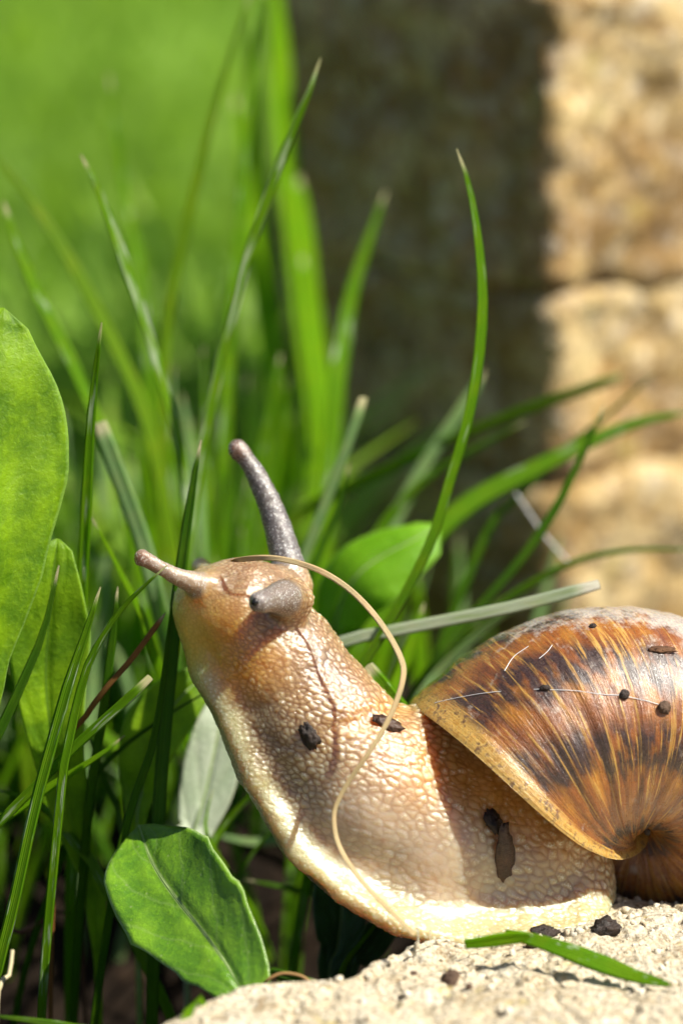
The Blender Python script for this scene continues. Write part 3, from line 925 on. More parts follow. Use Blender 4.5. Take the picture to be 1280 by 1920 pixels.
# dark leaves below the foot
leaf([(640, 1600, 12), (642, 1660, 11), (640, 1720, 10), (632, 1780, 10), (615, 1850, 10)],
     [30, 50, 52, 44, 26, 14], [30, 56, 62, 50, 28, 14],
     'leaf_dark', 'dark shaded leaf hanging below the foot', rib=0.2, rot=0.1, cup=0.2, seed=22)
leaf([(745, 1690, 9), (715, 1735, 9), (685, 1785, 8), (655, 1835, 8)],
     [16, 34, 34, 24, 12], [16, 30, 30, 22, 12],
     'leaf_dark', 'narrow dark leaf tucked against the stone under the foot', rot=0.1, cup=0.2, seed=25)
# ------------------------------------------------------------------ the snail
def seg_t(P, a, b):
    ab = b - a
    return np.clip(((P - a) @ ab) / (ab @ ab), 0, 1)


def smin(a, b, k):
    h = np.clip(0.5 + 0.5 * (b - a) / k, 0, 1)
    return b * (1 - h) + a * h - k * h * (1 - h)


def chain_sdf(P, pts, ysc=1.0, k=0.0):
    """round-cone chain; pts (px,py,d,r_px)"""
    C = [W(*p[:3]) for p in pts]
    R = [p[3] / PXMM for p in pts]
    best = None
    for i in range(len(pts) - 1):
        a, b = C[i], C[i + 1]
        t = seg_t(P, a, b)
        D = P - (a + t[..., None] * (b - a))
        if ysc != 1.0:
            D = D * np.array([1, ysc, 1])
        dist = np.sqrt((D * D).sum(-1)) - (R[i] + (R[i + 1] - R[i]) * t)
        best = dist if best is None else (smin(best, dist, k) if k else np.minimum(best, dist))
    return best


TRUNK = [(392, 1140, 0, 60), (450, 1155, 0, 98), (520, 1242, 0, 116), (592, 1362, 0, 136), (690, 1480, 0, 158), (820, 1570, 1, 152), (960, 1606, 2, 124), (1050, 1622, 3, 96)]
HEAD = [(384, 1112, -0.5, 44), (445, 1100, 0, 50), (505, 1120, 0.3, 58)]
CHIN = [(372, 1150, 0, 42), (384, 1195, 0, 44), (412, 1238, 0, 48)]
MANTLE = [(800, 1400, 1, 80), (900, 1478, 1.5, 104), (1020, 1548, 2, 92)]
# foot: (px, py, d, half thickness px, half width mm)
FOOT = [(392, 1264, 0, 18, 2.4), (432, 1333, 0, 24, 3.6), (479, 1436, 0, 28, 4.6), (553, 1550, 0, 30, 5.6), (641, 1624, 0, 30, 6.6), (746, 1678, 0, 30, 7.5), (860, 1702, 0.5, 30, 7.9), (980, 1698, 1.5, 29, 7.8), (1080, 1684, 2.5, 26, 6.8), (1116, 1668, 4, 20, 5.2)]
STALK_FAR = [(552, 1100, 2.5, 36), (538, 1050, 3.2, 31), (520, 985, 3.8, 26), (500, 930, 4.2, 22.5), (478, 885, 4.6, 19), (460, 858, 4.8, 17), (446, 843, 4.9, 20)]
STALK_NEAR = [(545, 1126, -4.0, 44), (528, 1120, -6.6, 31), (506, 1124, -8.6, 23), (486, 1129, -10.2, 20)]
FEELER = [(392, 1102, -2.2, 30), (362, 1092, -3.4, 21), (330, 1080, -4.2, 16), (298, 1062, -4.8, 14), (280, 1052, -5.0, 14), (268, 1046, -5.1, 17)]
FEELER_FAR = [(410, 1100, 4.0, 26), (392, 1078, 6.5, 20), (376, 1062, 8.5, 18)]


def foot_sdf(P):
    best = None
    for i in range(len(FOOT) - 1):
        a, b = W(*FOOT[i][:3]), W(*FOOT[i + 1][:3])
        a2, b2, P2 = a[[0, 2]], b[[0, 2]], P[..., [0, 2]]
        ab = b2 - a2
        t = np.clip(((P2 - a2) @ ab) / (ab @ ab), 0, 1)
        D = P2 - (a2 + t[..., None] * ab)
        yc = a[1] + (b[1] - a[1]) * t
        hw = FOOT[i][4] + (FOOT[i + 1][4] - FOOT[i][4]) * t
        r = (FOOT[i][3] + (FOOT[i + 1][3] - FOOT[i][3]) * t) / PXMM
        dy = np.abs(P[..., 1] - yc)
        # thin at the rim, thicker inside
        r = r * (0.55 + 0.45 * sstep(hw + 0.5, hw - 3.5, dy))
        dd = np.maximum(dy - hw, 0)
        dist = np.sqrt((D * D).sum(-1) + dd * dd) - r
        best = dist if best is None else smin(best, dist, 0.5)
    return best


def snail_sdf(P):
    d = chain_sdf(P, TRUNK, 1.0, 1.0)
    d = smin(d, chain_sdf(P, HEAD), 1.6)
    d = smin(d, chain_sdf(P, CHIN), 1.2)
    d = smin(d, chain_sdf(P, MANTLE), 2.0)
    wob = 0.25 * vnoise(P, 0.35, 9)
    d = smin(d, foot_sdf(P) + wob, 3.2)
    d = smin(d, chain_sdf(P, STALK_FAR), 1.2)
    d = smin(d, chain_sdf(P, STALK_NEAR), 1.0)
    d = smin(d, chain_sdf(P, FEELER), 1.0)
    d = smin(d, chain_sdf(P, FEELER_FAR), 0.9)
    # mouth crease under the chin and a soft neck fold
    mo = W(352, 1205, -1.5); 
    q = P - mo
    return d


def surface_nets(lo, hi, h, fn):
    n = np.ceil((hi - lo) / h).astype(int) + 1
    ax = [lo[i] + np.arange(n[i]) * h for i in range(3)]
    G = np.stack(np.meshgrid(*ax, indexing='ij'), -1)
    F = np.empty(n)
    for i in range(0, n[0], 16):
        F[i:i + 16] = fn(G[i:i + 16])
    ins = F < 0
    c = np.zeros(n - 1, np.int8)
    for dx in (0, 1):
        for dy in (0, 1):
            for dz in (0, 1):
                c += ins[dx:n[0] - 1 + dx, dy:n[1] - 1 + dy, dz:n[2] - 1 + dz]
    act = (c > 0) & (c < 8)
    I = np.argwhere(act)
    idx = -np.ones(n - 1, np.int64); idx[act] = np.arange(len(I))
    acc = np.zeros((len(I), 3)); cnt = np.zeros(len(I))
    corners = [(a, b, e) for a in (0, 1) for b in (0, 1) for e in (0, 1)]
    for p in range(8):
        for q in range(p + 1, 8):
            A, B = np.array(corners[p]), np.array(corners[q])
            if np.abs(A - B).sum() != 1: continue
            fa = F[tuple((I + A).T)]; fb = F[tuple((I + B).T)]
            m = (fa < 0) != (fb < 0)
            t = np.where(m, fa / np.where(m, fa - fb, 1), 0)
            acc += np.where(m[:, None], A + t[:, None] * (B - A), 0); cnt += m
    V = lo + (I + acc / cnt[:, None]) * h
    faces = []
    for a in range(3):
        sl0 = [slice(None)] * 3; sl1 = [slice(None)] * 3
        sl0[a] = slice(0, -1); sl1[a] = slice(1, None)
        i0, i1 = ins[tuple(sl0)], ins[tuple(sl1)]
        E = np.argwhere(i0 != i1)
        b, e = (a + 1) % 3, (a + 2) % 3
        ok = (E[:, b] > 0) & (E[:, e] > 0) & (E[:, b] < n[b] - 1) & (E[:, e] < n[e] - 1)
        E = E[ok]
        fl = i0[tuple(E.T)]
        def at(db, de):
            Q = E.copy(); Q[:, b] += db; Q[:, e] += de
            return idx[tuple(Q.T)]
        q = np.stack([at(-1, -1), at(0, -1), at(0, 0), at(-1, 0)], 1)
        q[~fl] = q[~fl][:, ::-1]
        faces.append(q)
    return V, np.vstack(faces)


def vertex_normals(V, F):
    fn = np.cross(V[F[:, 2]] - V[F[:, 0]], V[F[:, 3]] - V[F[:, 1]])
    N = np.zeros_like(V)
    for k in range(4):
        np.add.at(N, F[:, k], fn)
    return N / np.maximum(np.linalg.norm(N, axis=1, keepdims=True), 1e-9)


def subdivide(V, F):
    me = bpy.data.meshes.new('tmp')
    me.vertices.add(len(V)); me.loops.add(F.size); me.polygons.add(len(F))
    me.vertices.foreach_set('co', V.astype(np.float32).ravel())
    me.loops.foreach_set('vertex_index', F.astype(np.int32).ravel())
    me.polygons.foreach_set('loop_start', np.arange(0, F.size, 4, dtype=np.int32))
    me.update(calc_edges=True)
    o = bpy.data.objects.new('tmp', me); COL.objects.link(o)
    md = o.modifiers.new('s', 'SUBSURF'); md.levels = 1
    dg = bpy.context.evaluated_depsgraph_get(); dg.update()
    m2 = o.evaluated_get(dg).to_mesh()
    V2 = np.zeros(len(m2.vertices) * 3, np.float32); m2.vertices.foreach_get('co', V2)
    F2 = np.zeros(len(m2.loops), np.int32); m2.loops.foreach_get('vertex_index', F2)
    V2 = V2.reshape(-1, 3).astype(float).copy(); F2 = F2.reshape(-1, 4).copy()
    o.evaluated_get(dg).to_mesh_clear()
    bpy.data.objects.remove(o); bpy.data.meshes.remove(me)
    return V2, F2


def gauss(px, py, cx, cy, sx, sy=None, rot=0.0):
    sy = sy or sx
    dx, dy = px - cx, py - cy
    c, s = math.cos(rot), math.sin(rot)
    u, v = dx * c + dy * s, -dx * s + dy * c
    return np.exp(-0.5 * ((u / sx) ** 2 + (v / sy) ** 2))


def skin_material():
    t = NT('snail_skin')
    col = t.attr('Col', 'Color')
    wet = t.attr('crest')
    oc = t.coord('Object', 1000.0)
    f1 = t.noise(oc, 6.0, 5, 0.7)
    f2 = t.noise(oc, 1.7, 3, 0.6)
    # pale skin speckles, and wet sun glints on the crests put into the colour
    sp = t.attr('speck')
    fleck = t.ramp(t.noise(oc, 5.0, 3, 0.75), [(0.50, 0.0), (0.57, 1.0)])
    fac = t.math('MULTIPLY', sp, fleck, clamp=True)
    c = t.mix(fac, col, (0.80, 0.73, 0.55))
    tsp = t.attr('stalk')
    c = t.mix(t.math('MULTIPLY', tsp, t.ramp(t.noise(oc, 6.5, 2, 0.7), [(0.57, 0.0), (0.63, 0.85)])), c, (0.62, 0.64, 0.64))
    c = t.mix(t.math('MULTIPLY', t.ramp(f2, [(0.4, 0.0), (0.75, 0.3)]), 1.0), c, t.mix(1.0, c, (0.80, 0.62, 0.40), 'MULTIPLY'))
    t.set(Base_Color=c, Roughness=0.42)
    t.l(t.math('SUBTRACT', t.math('SUBTRACT', 1.0, t.math('MULTIPLY', tsp, 0.75)), t.math('MULTIPLY', fac, 0.8), clamp=True), t.b.inputs['Subsurface Weight'])
    t.b.inputs['Subsurface Radius'].default_value = (1.0, 0.58, 0.30)
    t.b.inputs['Subsurface Scale'].default_value = 0.0045
    t.b.inputs['Specular IOR Level'].default_value = 0.45
    t.l(t.math('SUBTRACT', 1.0, t.math('MULTIPLY', tsp, 0.65)), t.b.inputs['Coat Weight'])
    t.b.inputs['Coat Roughness'].default_value = 0.13
    t.b.inputs['Coat IOR'].default_value = 1.7
    h = t.math('ADD', t.math('MULTIPLY', f1, 0.6), t.math('MULTIPLY', t.noise(oc, 14.0, 3, 0.6), 0.35))
    t.bump(h, 0.00006, 1.0)
    return t.m


def build_snail_body(root):
    lo = np.array([W(235, 0, 0)[0], -25.0, -3.5])
    hi = np.array([W(1175, 0, 0)[0], 12.0, W(0, 815, 4)[2]])
    V, F = surface_nets(lo, hi, 0.27, snail_sdf)
    V, F = subdivide(V, F)
    N = vertex_normals(V, F)
    px, py = unW(V)
    # region masks in body terms
    d_foot = foot_sdf(V)
    rim = np.zeros(len(V))
    # signed place along the flank: how near the foot rim (0 = far, 1 = at the rim)
    rim = sstep(1.5, 0.1, d_foot)
    stalk = sstep(0.9, 0.1, np.minimum.reduce([chain_sdf(V, STALK_FAR[1:]), chain_sdf(V, STALK_NEAR[1:]) + 0.25]))
    feel = sstep(0.7, 0.1, chain_sdf(V, FEELER[1:]))
    tent = np.maximum(stalk, feel)
    tent = np.maximum(tent, sstep(0.7, 0.1, chain_sdf(V, FEELER_FAR[1:])))
    throat = np.clip(gauss(px, py, 440, 1238, 62, 48, 0.7) + 0.8 * gauss(px, py, 400, 1190, 45) , 0, 1)
    flank = np.clip(gauss(px, py, 790, 1610, 150, 62, 0.45) + 0.6 * gauss(px, py, 660, 1560, 60), 0, 1)
    hi_n = sstep(0.0, 1.0, N[:, 2])
    # tubercles: relaxed seed points on the skin, slightly drawn out along the body
    tdir = np.array([0.93, 0, -0.36]); 
    def stretch(Q):
        a = Q @ tdir
        return Q - np.outer(a, tdir) * 0.40
    VS = stretch(V)
    size = 0.62 + 0.36 * sstep(480, 760, px) + 0.0 * px
    size = size * (1 - 0.35 * gauss(px, py, 430, 1080, 90)) * (1 - 0.30 * rim)
    prob = 1.0 / size ** 2
    prob *= (1 - 0.0 * tent)
    r = np.random.default_rng(5)
    ns = 9000
    seeds = VS[r.choice(len(V), ns, replace=False, p=prob / prob.sum())].copy()
    kd = None
    samp = r.choice(len(V), 60000, replace=False, p=prob / prob.sum())
    for it in range(4):
        kd = KDTree(len(seeds))
        for i, s in enumerate(seeds): kd.insert(s, i)
        kd.balance()
        if it == 3: break
        own = np.fromiter((kd.find(p)[1] for p in VS[samp]), np.int64, len(samp))
        cnt = np.bincount(own, minlength=len(seeds))
        new = np.stack([np.bincount(own, VS[samp][:, k], minlength=len(seeds)) for k in range(3)], 1)
        ok = cnt > 0
        seeds[ok] = new[ok] / cnt[ok][:, None]
    wob = np.stack([vnoise(V, 1.3, 1), vnoise(V, 1.3, 2), vnoise(V, 1.3, 3)], 1) * 0.16
    f1 = np.empty(len(V)); f2 = np.empty(len(V)); cid = np.empty(len(V), np.int64)
    for i, p in enumerate(VS + wob):
        (_, ia, da), (_, ib, db) = kd.find_n(p, 2)
        f1[i], f2[i], cid[i] = da, db, ia
    gap = f2 - f1
    crest = np.clip(sstep(-0.05, 0.65, gap), 0, 1) ** 0.7
    soft = np.clip(0.85 + 0.7 * fbm(V, 0.16, 3, seed=47), 0.5, 1.15)
    rnd_c = r.random(len(seeds))[cid]
    chin_smooth = np.clip(gauss(px, py, 370, 1190, 50, 70) * 1.2, 0, 1)
    amp = 0.17 * (1 - 0.90 * tent) * (1 - 0.72 * chin_smooth) * (1 - 0.62 * flank) * (1 - 0.6 * gauss(px, py, 960, 1520, 120, 45, 0.48))
    amp = amp * (0.35 + 1.2 * rnd_c)
    disp = amp * soft * 1.1 * (crest - 0.6)
    # small folds where the neck bends
    disp += 0.12 * gauss(px, py, 690, 1345, 70, 12, -0.35) * -2.0
    disp += 0.10 * fbm(V, 0.8, 3, seed=33) * (1 - tent)
    disp += 0.08 * tent * fbm(V, 2.2, 3, 0.6, seed=35)
    V = V + N * disp[:, None]
    # skin colour (pigment, plus a painted glow at chin and throat): pale crests, brown net between them
    def c3(*a): return np.array(a)
    base = c3(0.44, 0.315, 0.165) * np.ones((len(V), 1))
    def mixc(c, m): 
        nonlocal base
        base = base * (1 - m[:, None]) + np.asarray(c) * m[:, None]
    mixc((0.42, 0.31, 0.20), np.clip(gauss(px, py, 430, 1085, 90, 50), 0, 1) * 0.8)              # crown of the head
    mixc((0.27, 0.15, 0.055), np.clip(gauss(px, py, 640, 1250, 160, 62, 0.9), 0, 1) * 0.85)        # back of the neck
    mixc((0.60, 0.47, 0.35), flank * 0.85)
    mixc((0.80, 0.36, 0.015), throat * 0.95)  # orange throat, with light glowing through it put into the colour
    mixc((0.88, 0.62, 0.14), np.clip(gauss(px, py, 358, 1185, 34, 70), 0, 1) * 0.85)  # yellow glow of light through the chin, painted in
    mixc((0.66, 0.30, 0.045), np.clip(gauss(px, py, 935, 1490, 170, 52, 0.48), 0, 1) * 0.9)        # mantle under the lip
    mixc((0.60, 0.33, 0.08), gauss(px, py, 700, 1340, 75, 16, -0.4) * 0.8)                        # brown collar fold
    mixc((0.56, 0.50, 0.26), rim * 0.85)
    mott = fbm(V, 0.35, 4, 0.6, seed=41)
    base = base * (1 + 0.28 * mott * (1 - tent))[:, None]
    net = (1 - sstep(0.0, 0.20, gap)) * (0.6 + 0.4 * sstep(0.5, 1.0, soft)) * (1 - tent) * (1 - 0.65 * rim) * (1 - 0.7 * flank) * (1 - 0.6 * chin_smooth)
    base = base * (1 - net[:, None] * (1 - (c3(0.50, 0.36, 0.24) + c3(0.16, 0.16, 0.16) * sstep(560, 760, px)[:, None])))
    pale = sstep(0.15, 0.6, gap) * (1 - tent) * (1 - 0.7 * throat)
    mixc((0.58, 0.45, 0.28), pale * 0.30)
    # faint dark streak along the skin behind the near eyestalk
    P0 = np.array([(556, 1150), (588, 1205), (625, 1255), (650, 1300)], float)
    dl = np.full(len(V), 1e9)
    for a, b in zip(P0[:-1], P0[1:]):
        q = np.stack([px, py], 1); ab = b - a
        tt = np.clip(((q - a) @ ab) / (ab @ ab), 0, 1)
        dl = np.minimum(dl, np.linalg.norm(q - a - tt[:, None] * ab, axis=1))
    mixc((0.10, 0.085, 0.085), np.exp(-(dl / 17) ** 2) * 0.42 * np.clip(0.6 + 0.8 * vnoise(V, 0.9, 6), 0, 1) * (V[:, 1] < -3))
    mixc((0.085, 0.078, 0.090), stalk * 0.94)
    mixc((0.10, 0.08, 0.065), stalk * 0.5 * sstep(0.0, 0.5, vnoise(V, 1.4, 77)))
    near = stalk * (V[:, 1] < -6)
    mixc((0.22, 0.165, 0.125), near * 0.6)
    mixc((0.24, 0.19, 0.165), feel * 0.8)
    tipm = np.maximum(gauss(px, py, 443, 842, 16) * stalk, gauss(px, py, 264, 1044, 15) * feel)
    mixc((0.17, 0.075, 0.04), tipm * 0.85)
    mixc((0.16, 0.15, 0.16), gauss(px, py, 483, 1130, 26) * stalk * (V[:, 1] < -8) * 0.5)
    spk = np.clip(1.0 * rim * sstep(0.06, 0.25, gap) * (rnd_c > 0.3) + 0.8 * sstep(0.08, 0.4, gap) * (rnd_c > 0.5) * (1 - flank * 0.7) * (1 - chin_smooth) + 0.8 * gauss(px, py, 430, 1085, 75, 45) * pale, 0, 1)
    spk = spk * (1 - tent)
    o = make_mesh('body', V, F, skin_material(), parent=root, colors=np.clip(base, 0, 1), attrs={'crest': crest, 'speck': spk, 'stalk': np.clip(stalk + 0.8 * feel, 0, 1)})
    return o, V, F


def build_shell(root):
    A = np.array([-0.10, -0.95, -0.20]); A /= np.linalg.norm(A)
    e1 = np.array([-0.88, 0.0, 0.475]); e1 -= A * (e1 @ A); e1 /= np.linalg.norm(e1)
    e2 = np.cross(A, e1)
    R, rr, ra, h = 10.5, 11.3, 11.6, 12.4
    k = math.log(2.4) / (2 * math.pi)
    O = W(994, 1436, 3.4) - R * e1 - h * A
    nth, nph = 900, 220
    th = np.linspace(-2 * math.pi * 3.4, 0.0, nth)
    th = np.sign(th) * np.abs(th) ** 1.25 / (np.abs(th[0]) ** 0.25)      # more rows near the mouth
    ph = np.linspace(0, 2 * math.pi, nph, endpoint=False)
    TH, PH = np.meshgrid(th, ph, indexing='ij')

    def surf(TH, PH, grow):
        E = np.exp(k * TH)
        # mouth lip bends back a little toward the base of the shell
        THs = TH - 0.26 * np.sin(PH)
        rad = (R + (rr * (1 + grow)) * np.cos(PH)) * E
        axl = (h + (ra * (1 + grow)) * np.sin(PH)) * E
        axl = axl - 0.0
        return O + axl[..., None] * A + rad[..., None] * (np.cos(THs)[..., None] * e1 + np.sin(THs)[..., None] * e2)
    # growth ridges and dents
    gl = vnoise(np.stack([TH * 58, PH * 1.2, 0 * TH], -1), 1.0, 3) * 0.5 + vnoise(np.stack([TH * 16, PH * 0.8, 0 * TH], -1), 1.0, 4) * 0.8
    mal = fbm(np.stack([TH * 9, PH * 7, 0 * TH], -1), 1.0, 3, seed=8)
    grow = 0.012 * gl + 0.007 * mal
    flare = 0.045 * sstep(-0.16, 0.0, TH)
    V1 = surf(TH, PH, grow + flare)
    # rolled lip and inside wall
    ni = 60
    ti = np.linspace(0, -1.3, ni)
    TI, PI_ = np.meshgrid(ti, ph, indexing='ij')
    gi = 0.045 - 0.13 * sstep(0.0, 9.0, np.arange(ni))[:, None] - 0.02 * np.linspace(0, 1, ni)[:, None] + 0 * PI_
    TIr = TI + 0.06 * np.sin(np.clip(np.arange(ni) / 9.0, 0, 1) * math.pi)[:, None]
    V2 = surf(TIr, PI_, gi)
    V = V1.reshape(-1, 3)
    F = grid_faces(nth, nph, wrap=True)[:, ::-1]
    FI = grid_faces(ni, nph, wrap=True)[:, ::-1]
    nv = len(V)
    th_a = np.r_[TH.ravel(), TI.ravel()]
    ph_a = np.r_[PH.ravel(), PI_.ravel()]
    lip = np.r_[sstep(-0.13, -0.06, TH.ravel() + 0.012 * mal.ravel()), np.ones(ni * nph)]
    inner = np.r_[np.zeros(nth * nph), np.repeat(sstep(4, 14, np.arange(ni)), nph)]
    # angle on the whorl counted from the outer edge toward the navel
    t = NT('shell')
    T = t.attr('theta'); PHI = t.attr('phi'); LIP = t.attr('lip')
    cmb = t.n('CombineXYZ'); t.l(t.math('MULTIPLY', T, 40.0), cmb.inputs['X']); t.l(t.math('MULTIPLY', PHI, 1.5), cmb.inputs['Y'])
    streak = t.noise(cmb.outputs[0], 1.0, 5, 0.6, 0.5)
    cmb2 = t.n('CombineXYZ'); t.l(t.math('MULTIPLY', T, 9.0), cmb2.inputs['X']); t.l(t.math('MULTIPLY', PHI, 2.2), cmb2.inputs['Y'])
    cloud = t.noise(cmb2.outputs[0], 1.0, 4, 0.6)
    cmb3 = t.n('CombineXYZ'); t.l(t.math('MULTIPLY', T, 90.0), cmb3.inputs['X']); t.l(t.math('MULTIPLY', PHI, 4.0), cmb3.inputs['Y'])
    fine = t.noise(cmb3.outputs[0], 1.0, 4, 0.65)
    oc = t.coord('Object', 1000.0)
    grain = t.noise(oc, 3.2, 5, 0.75)
    base = t.ramp(cloud, [(0.30, (0.12, 0.030, 0.006)), (0.5, (0.30, 0.092, 0.010)), (0.7, (0.48, 0.20, 0.020))])
    # broken dark bands following the coil
    wav = t.math('ADD', PHI, t.math('MULTIPLY', t.math('SUBTRACT', cloud, 0.5), 0.5))
    band = None
    for c0, hw in ((0.58, 0.26), (1.30, 0.24), (-0.15, 0.22), (2.2, 0.12)):
        b = t.ramp(t.math('ABSOLUTE', t.math('SUBTRACT', wav, c0)), [(hw * 0.55, 1.0), (hw * 1.15, 0.0)])
        band = b if band is None else t.math('MAXIMUM', band, b)
    brk = t.ramp(t.noise(cmb2.outputs[0], 1.6, 3, 0.5), [(0.36, 0.1), (0.50, 1.0)])
    c = t.mix(t.math('MULTIPLY', t.math('MULTIPLY', band, brk), 0.95), base, t.ramp(grain, [(0.3, (0.018, 0.010, 0.010)), (0.7, (0.060, 0.030, 0.024))]))
    # yellow growth streaks
    c = t.mix(t.ramp(streak, [(0.55, 0.0), (0.63, 0.85)]), c, t.ramp(fine, [(0.3, (0.48, 0.22, 0.03)), (0.7, (0.66, 0.42, 0.10))]))
    c = t.mix(t.ramp(fine, [(0.32, 0.5), (0.46, 0.0)]), c, (0.10, 0.035, 0.010))
    # worn chalky skin on the older part of the whorl
    wr = t.math('ADD', t.noise(oc, 0.55, 6, 0.72), t.ramp(T, [(0.0, 0.0), (1.0, 0.0)]))
    ag = t.attr('age')
    wr = t.math('ADD', wr, t.math('MULTIPLY', ag, 0.34))
    wr = t.math('ADD', wr, t.math('MULTIPLY', t.math('SUBTRACT', fine, 0.5), 0.25))
    c = t.mix(t.ramp(wr, [(0.60, 0.0), (0.78, 0.80)]), c, t.ramp(grain, [(0.3, (0.30, 0.27, 0.27)), (0.55, (0.60, 0.52, 0.43)), (0.75, (0.72, 0.66, 0.60))]))
    # brown dust specks
    c = t.mix(t.ramp(t.noise(oc, 1.3, 6, 0.8), [(0.62, 0.0), (0.70, 0.7)]), c, (0.10, 0.045, 0.02))
    # horn-coloured lip
    lc = t.ramp(t.noise(oc, 1.4, 5, 0.7), [(0.36, (0.42, 0.21, 0.03)), (0.52, (0.58, 0.36, 0.085)), (0.64, (0.16, 0.08, 0.03))])
    c = t.mix(LIP, c, lc)
    c = t.mix(t.attr('inner'), c, (0.42, 0.17, 0.035))
    rg = t.math('ADD', t.math('MULTIPLY', t.ramp(wr, [(0.6, 0.0), (0.8, 0.35)]), 1.0), t.ramp(grain, [(0.3, 0.20), (0.7, 0.40)]))
    t.set(Base_Color=c, Roughness=rg)
    t.b.inputs['Specular IOR Level'].default_value = 0.6
    t.b.inputs['Coat Weight'].default_value = 1.0
    t.b.inputs['Coat Roughness'].default_value = 0.16
    t.b.inputs['Subsurface Weight'].default_value = 0.25
    t.b.inputs['Subsurface Radius'].default_value = (1.0, 0.4, 0.12)
    t.b.inputs['Subsurface Scale'].default_value = 0.0012
    hgt = t.math('ADD', t.math('MULTIPLY', fine, 0.9), t.math('MULTIPLY', grain, 0.8))
    hgt = t.math('ADD', hgt, t.math('MULTIPLY', streak, 0.6))
    t.bump(hgt, 0.00010, 0.9)
    b2 = t.n('Bump'); b2.inputs['Distance'].default_value = 0.00004; b2.inputs['Strength'].default_value = 1.0
    t.l(t.math('ADD', t.noise(oc, 8.0, 3, 0.7), t.math('MULTIPLY', fine, 1.2)), b2.inputs['Height'])
    t.l(b2.outputs[0], t.b.inputs['Coat Normal'])
    phw = (ph_a + math.pi) % (2 * math.pi) - math.pi
    phw = np.where(phw < -2.2, phw + 2 * math.pi, phw)
    age = sstep(-0.75, -1.9, th_a) * sstep(1.5, 0.2, np.abs(phw - 0.1)) + 0.75 * sstep(0.45, -0.25, phw) * sstep(-0.1, -0.8, th_a)
    age = np.clip(age, 0, 1)
    at = {'theta': th_a, 'phi': phw, 'lip': lip, 'inner': inner, 'age': age}
    o = make_mesh('shell', V, F, t.m, parent=root, attrs={q: w[:nv] for q, w in at.items()})
    li = make_mesh('shell_lip', V2.reshape(-1, 3), FI, t.m, attrs={q: w[nv:] for q, w in at.items()})
    li.parent = o
    li.location = tuple(np.array(li.location) - np.array(o.location) - np.array(root.location))
    li['label'] = 'horn yellow rolled lip of the shell mouth'
    return o, V, F


SNAIL = thing('garden_snail', (W(940, 1700, 1.5)[0], W(940, 1700, 1.5)[1], STONE_Z), 'garden snail rearing its head, amber shell streaked brown and yellow', 'snail')
body, bV, bF = build_snail_body(SNAIL)
shell, sV, sF = build_shell(SNAIL)
BODY_T = BVHTree.FromPolygons(bV.tolist(), bF.tolist())
SHELL_T = BVHTree.FromPolygons(sV.tolist(), sF.tolist())


def ball(c, r, n=16, sq=(1, 1, 1)):
    u = np.linspace(0, math.pi, n); v = np.linspace(0, 2 * math.pi, 2 * n, endpoint=False)
    U, Vv = np.meshgrid(u, v, indexing='ij')
    P = np.stack([np.sin(U) * np.cos(Vv), np.sin(U) * np.sin(Vv), np.cos(U)], -1) * r * np.array(sq)
    return P.reshape(-1, 3) + c, grid_faces(n, 2 * n, wrap=True)


def on_surface(px, py, tree, lift=0.0):
    """point of a modelled surface met by the view line through a photo position"""
    a = W(px, py, -120); b = W(px, py, 0)
    d = (b - a) / np.linalg.norm(b - a)
    hit, nrm, _, _ = tree.ray_cast(Vector(a), Vector(d))
    if hit is None:
        return None, None
    nrm = np.array(nrm)
    if nrm @ d > 0: nrm = -nrm
    return np.array(hit) + nrm * lift, nrm


p, nn = on_surface(477, 1128, BODY_T)
e, f = ball(p - nn * 0.12, 0.34)
make_mesh('eye', e, f, M['eye'], parent=SNAIL)

# ------------------------------------------------------------------ dirt, crumbs, flakes
def lump(c, nrm, size, seed, mat, name, label, cat, group=None, flat=0.6, elong=1.0, axis=None, rough=0.35):
    """irregular crumb lying on a surface; size = radius mm"""
    V, F = ball(np.zeros(3), 1.0, 14)
    q = V.copy()
    V = V * (1 + rough * fbm(q * 1.0 + seed * 5.3, 1.6, 4, 0.6, seed=seed))[:, None]
    V = V * (1 + 0.25 * vnoise(q + seed, 5.0, seed))[:, None]
    nrm = np.asarray(nrm) / np.linalg.norm(nrm)
    ax = np.asarray(axis if axis is not None else (0.3, 0.1, 1.0), float)
    ax = ax - nrm * (ax @ nrm); ax /= np.linalg.norm(ax)
    bx = np.cross(nrm, ax)
    P = c + size * (V[:, :1] * ax * elong + V[:, 1:2] * bx / math.sqrt(elong) + V[:, 2:3] * nrm * flat)
    o = make_mesh(name, P, F, M[mat], base=c)
    return tag(o, label, cat, group)


def crumb_on(px, py, tree, size, mat, name, label, cat, seed, **kw):
    p, nn = on_surface(px, py, tree)
    if p is None:
        return
    lift = size * kw.get('flat', 0.6) * 0.35
    lump(p + nn * lift, nn, size, seed, mat, name, label, cat, **kw)


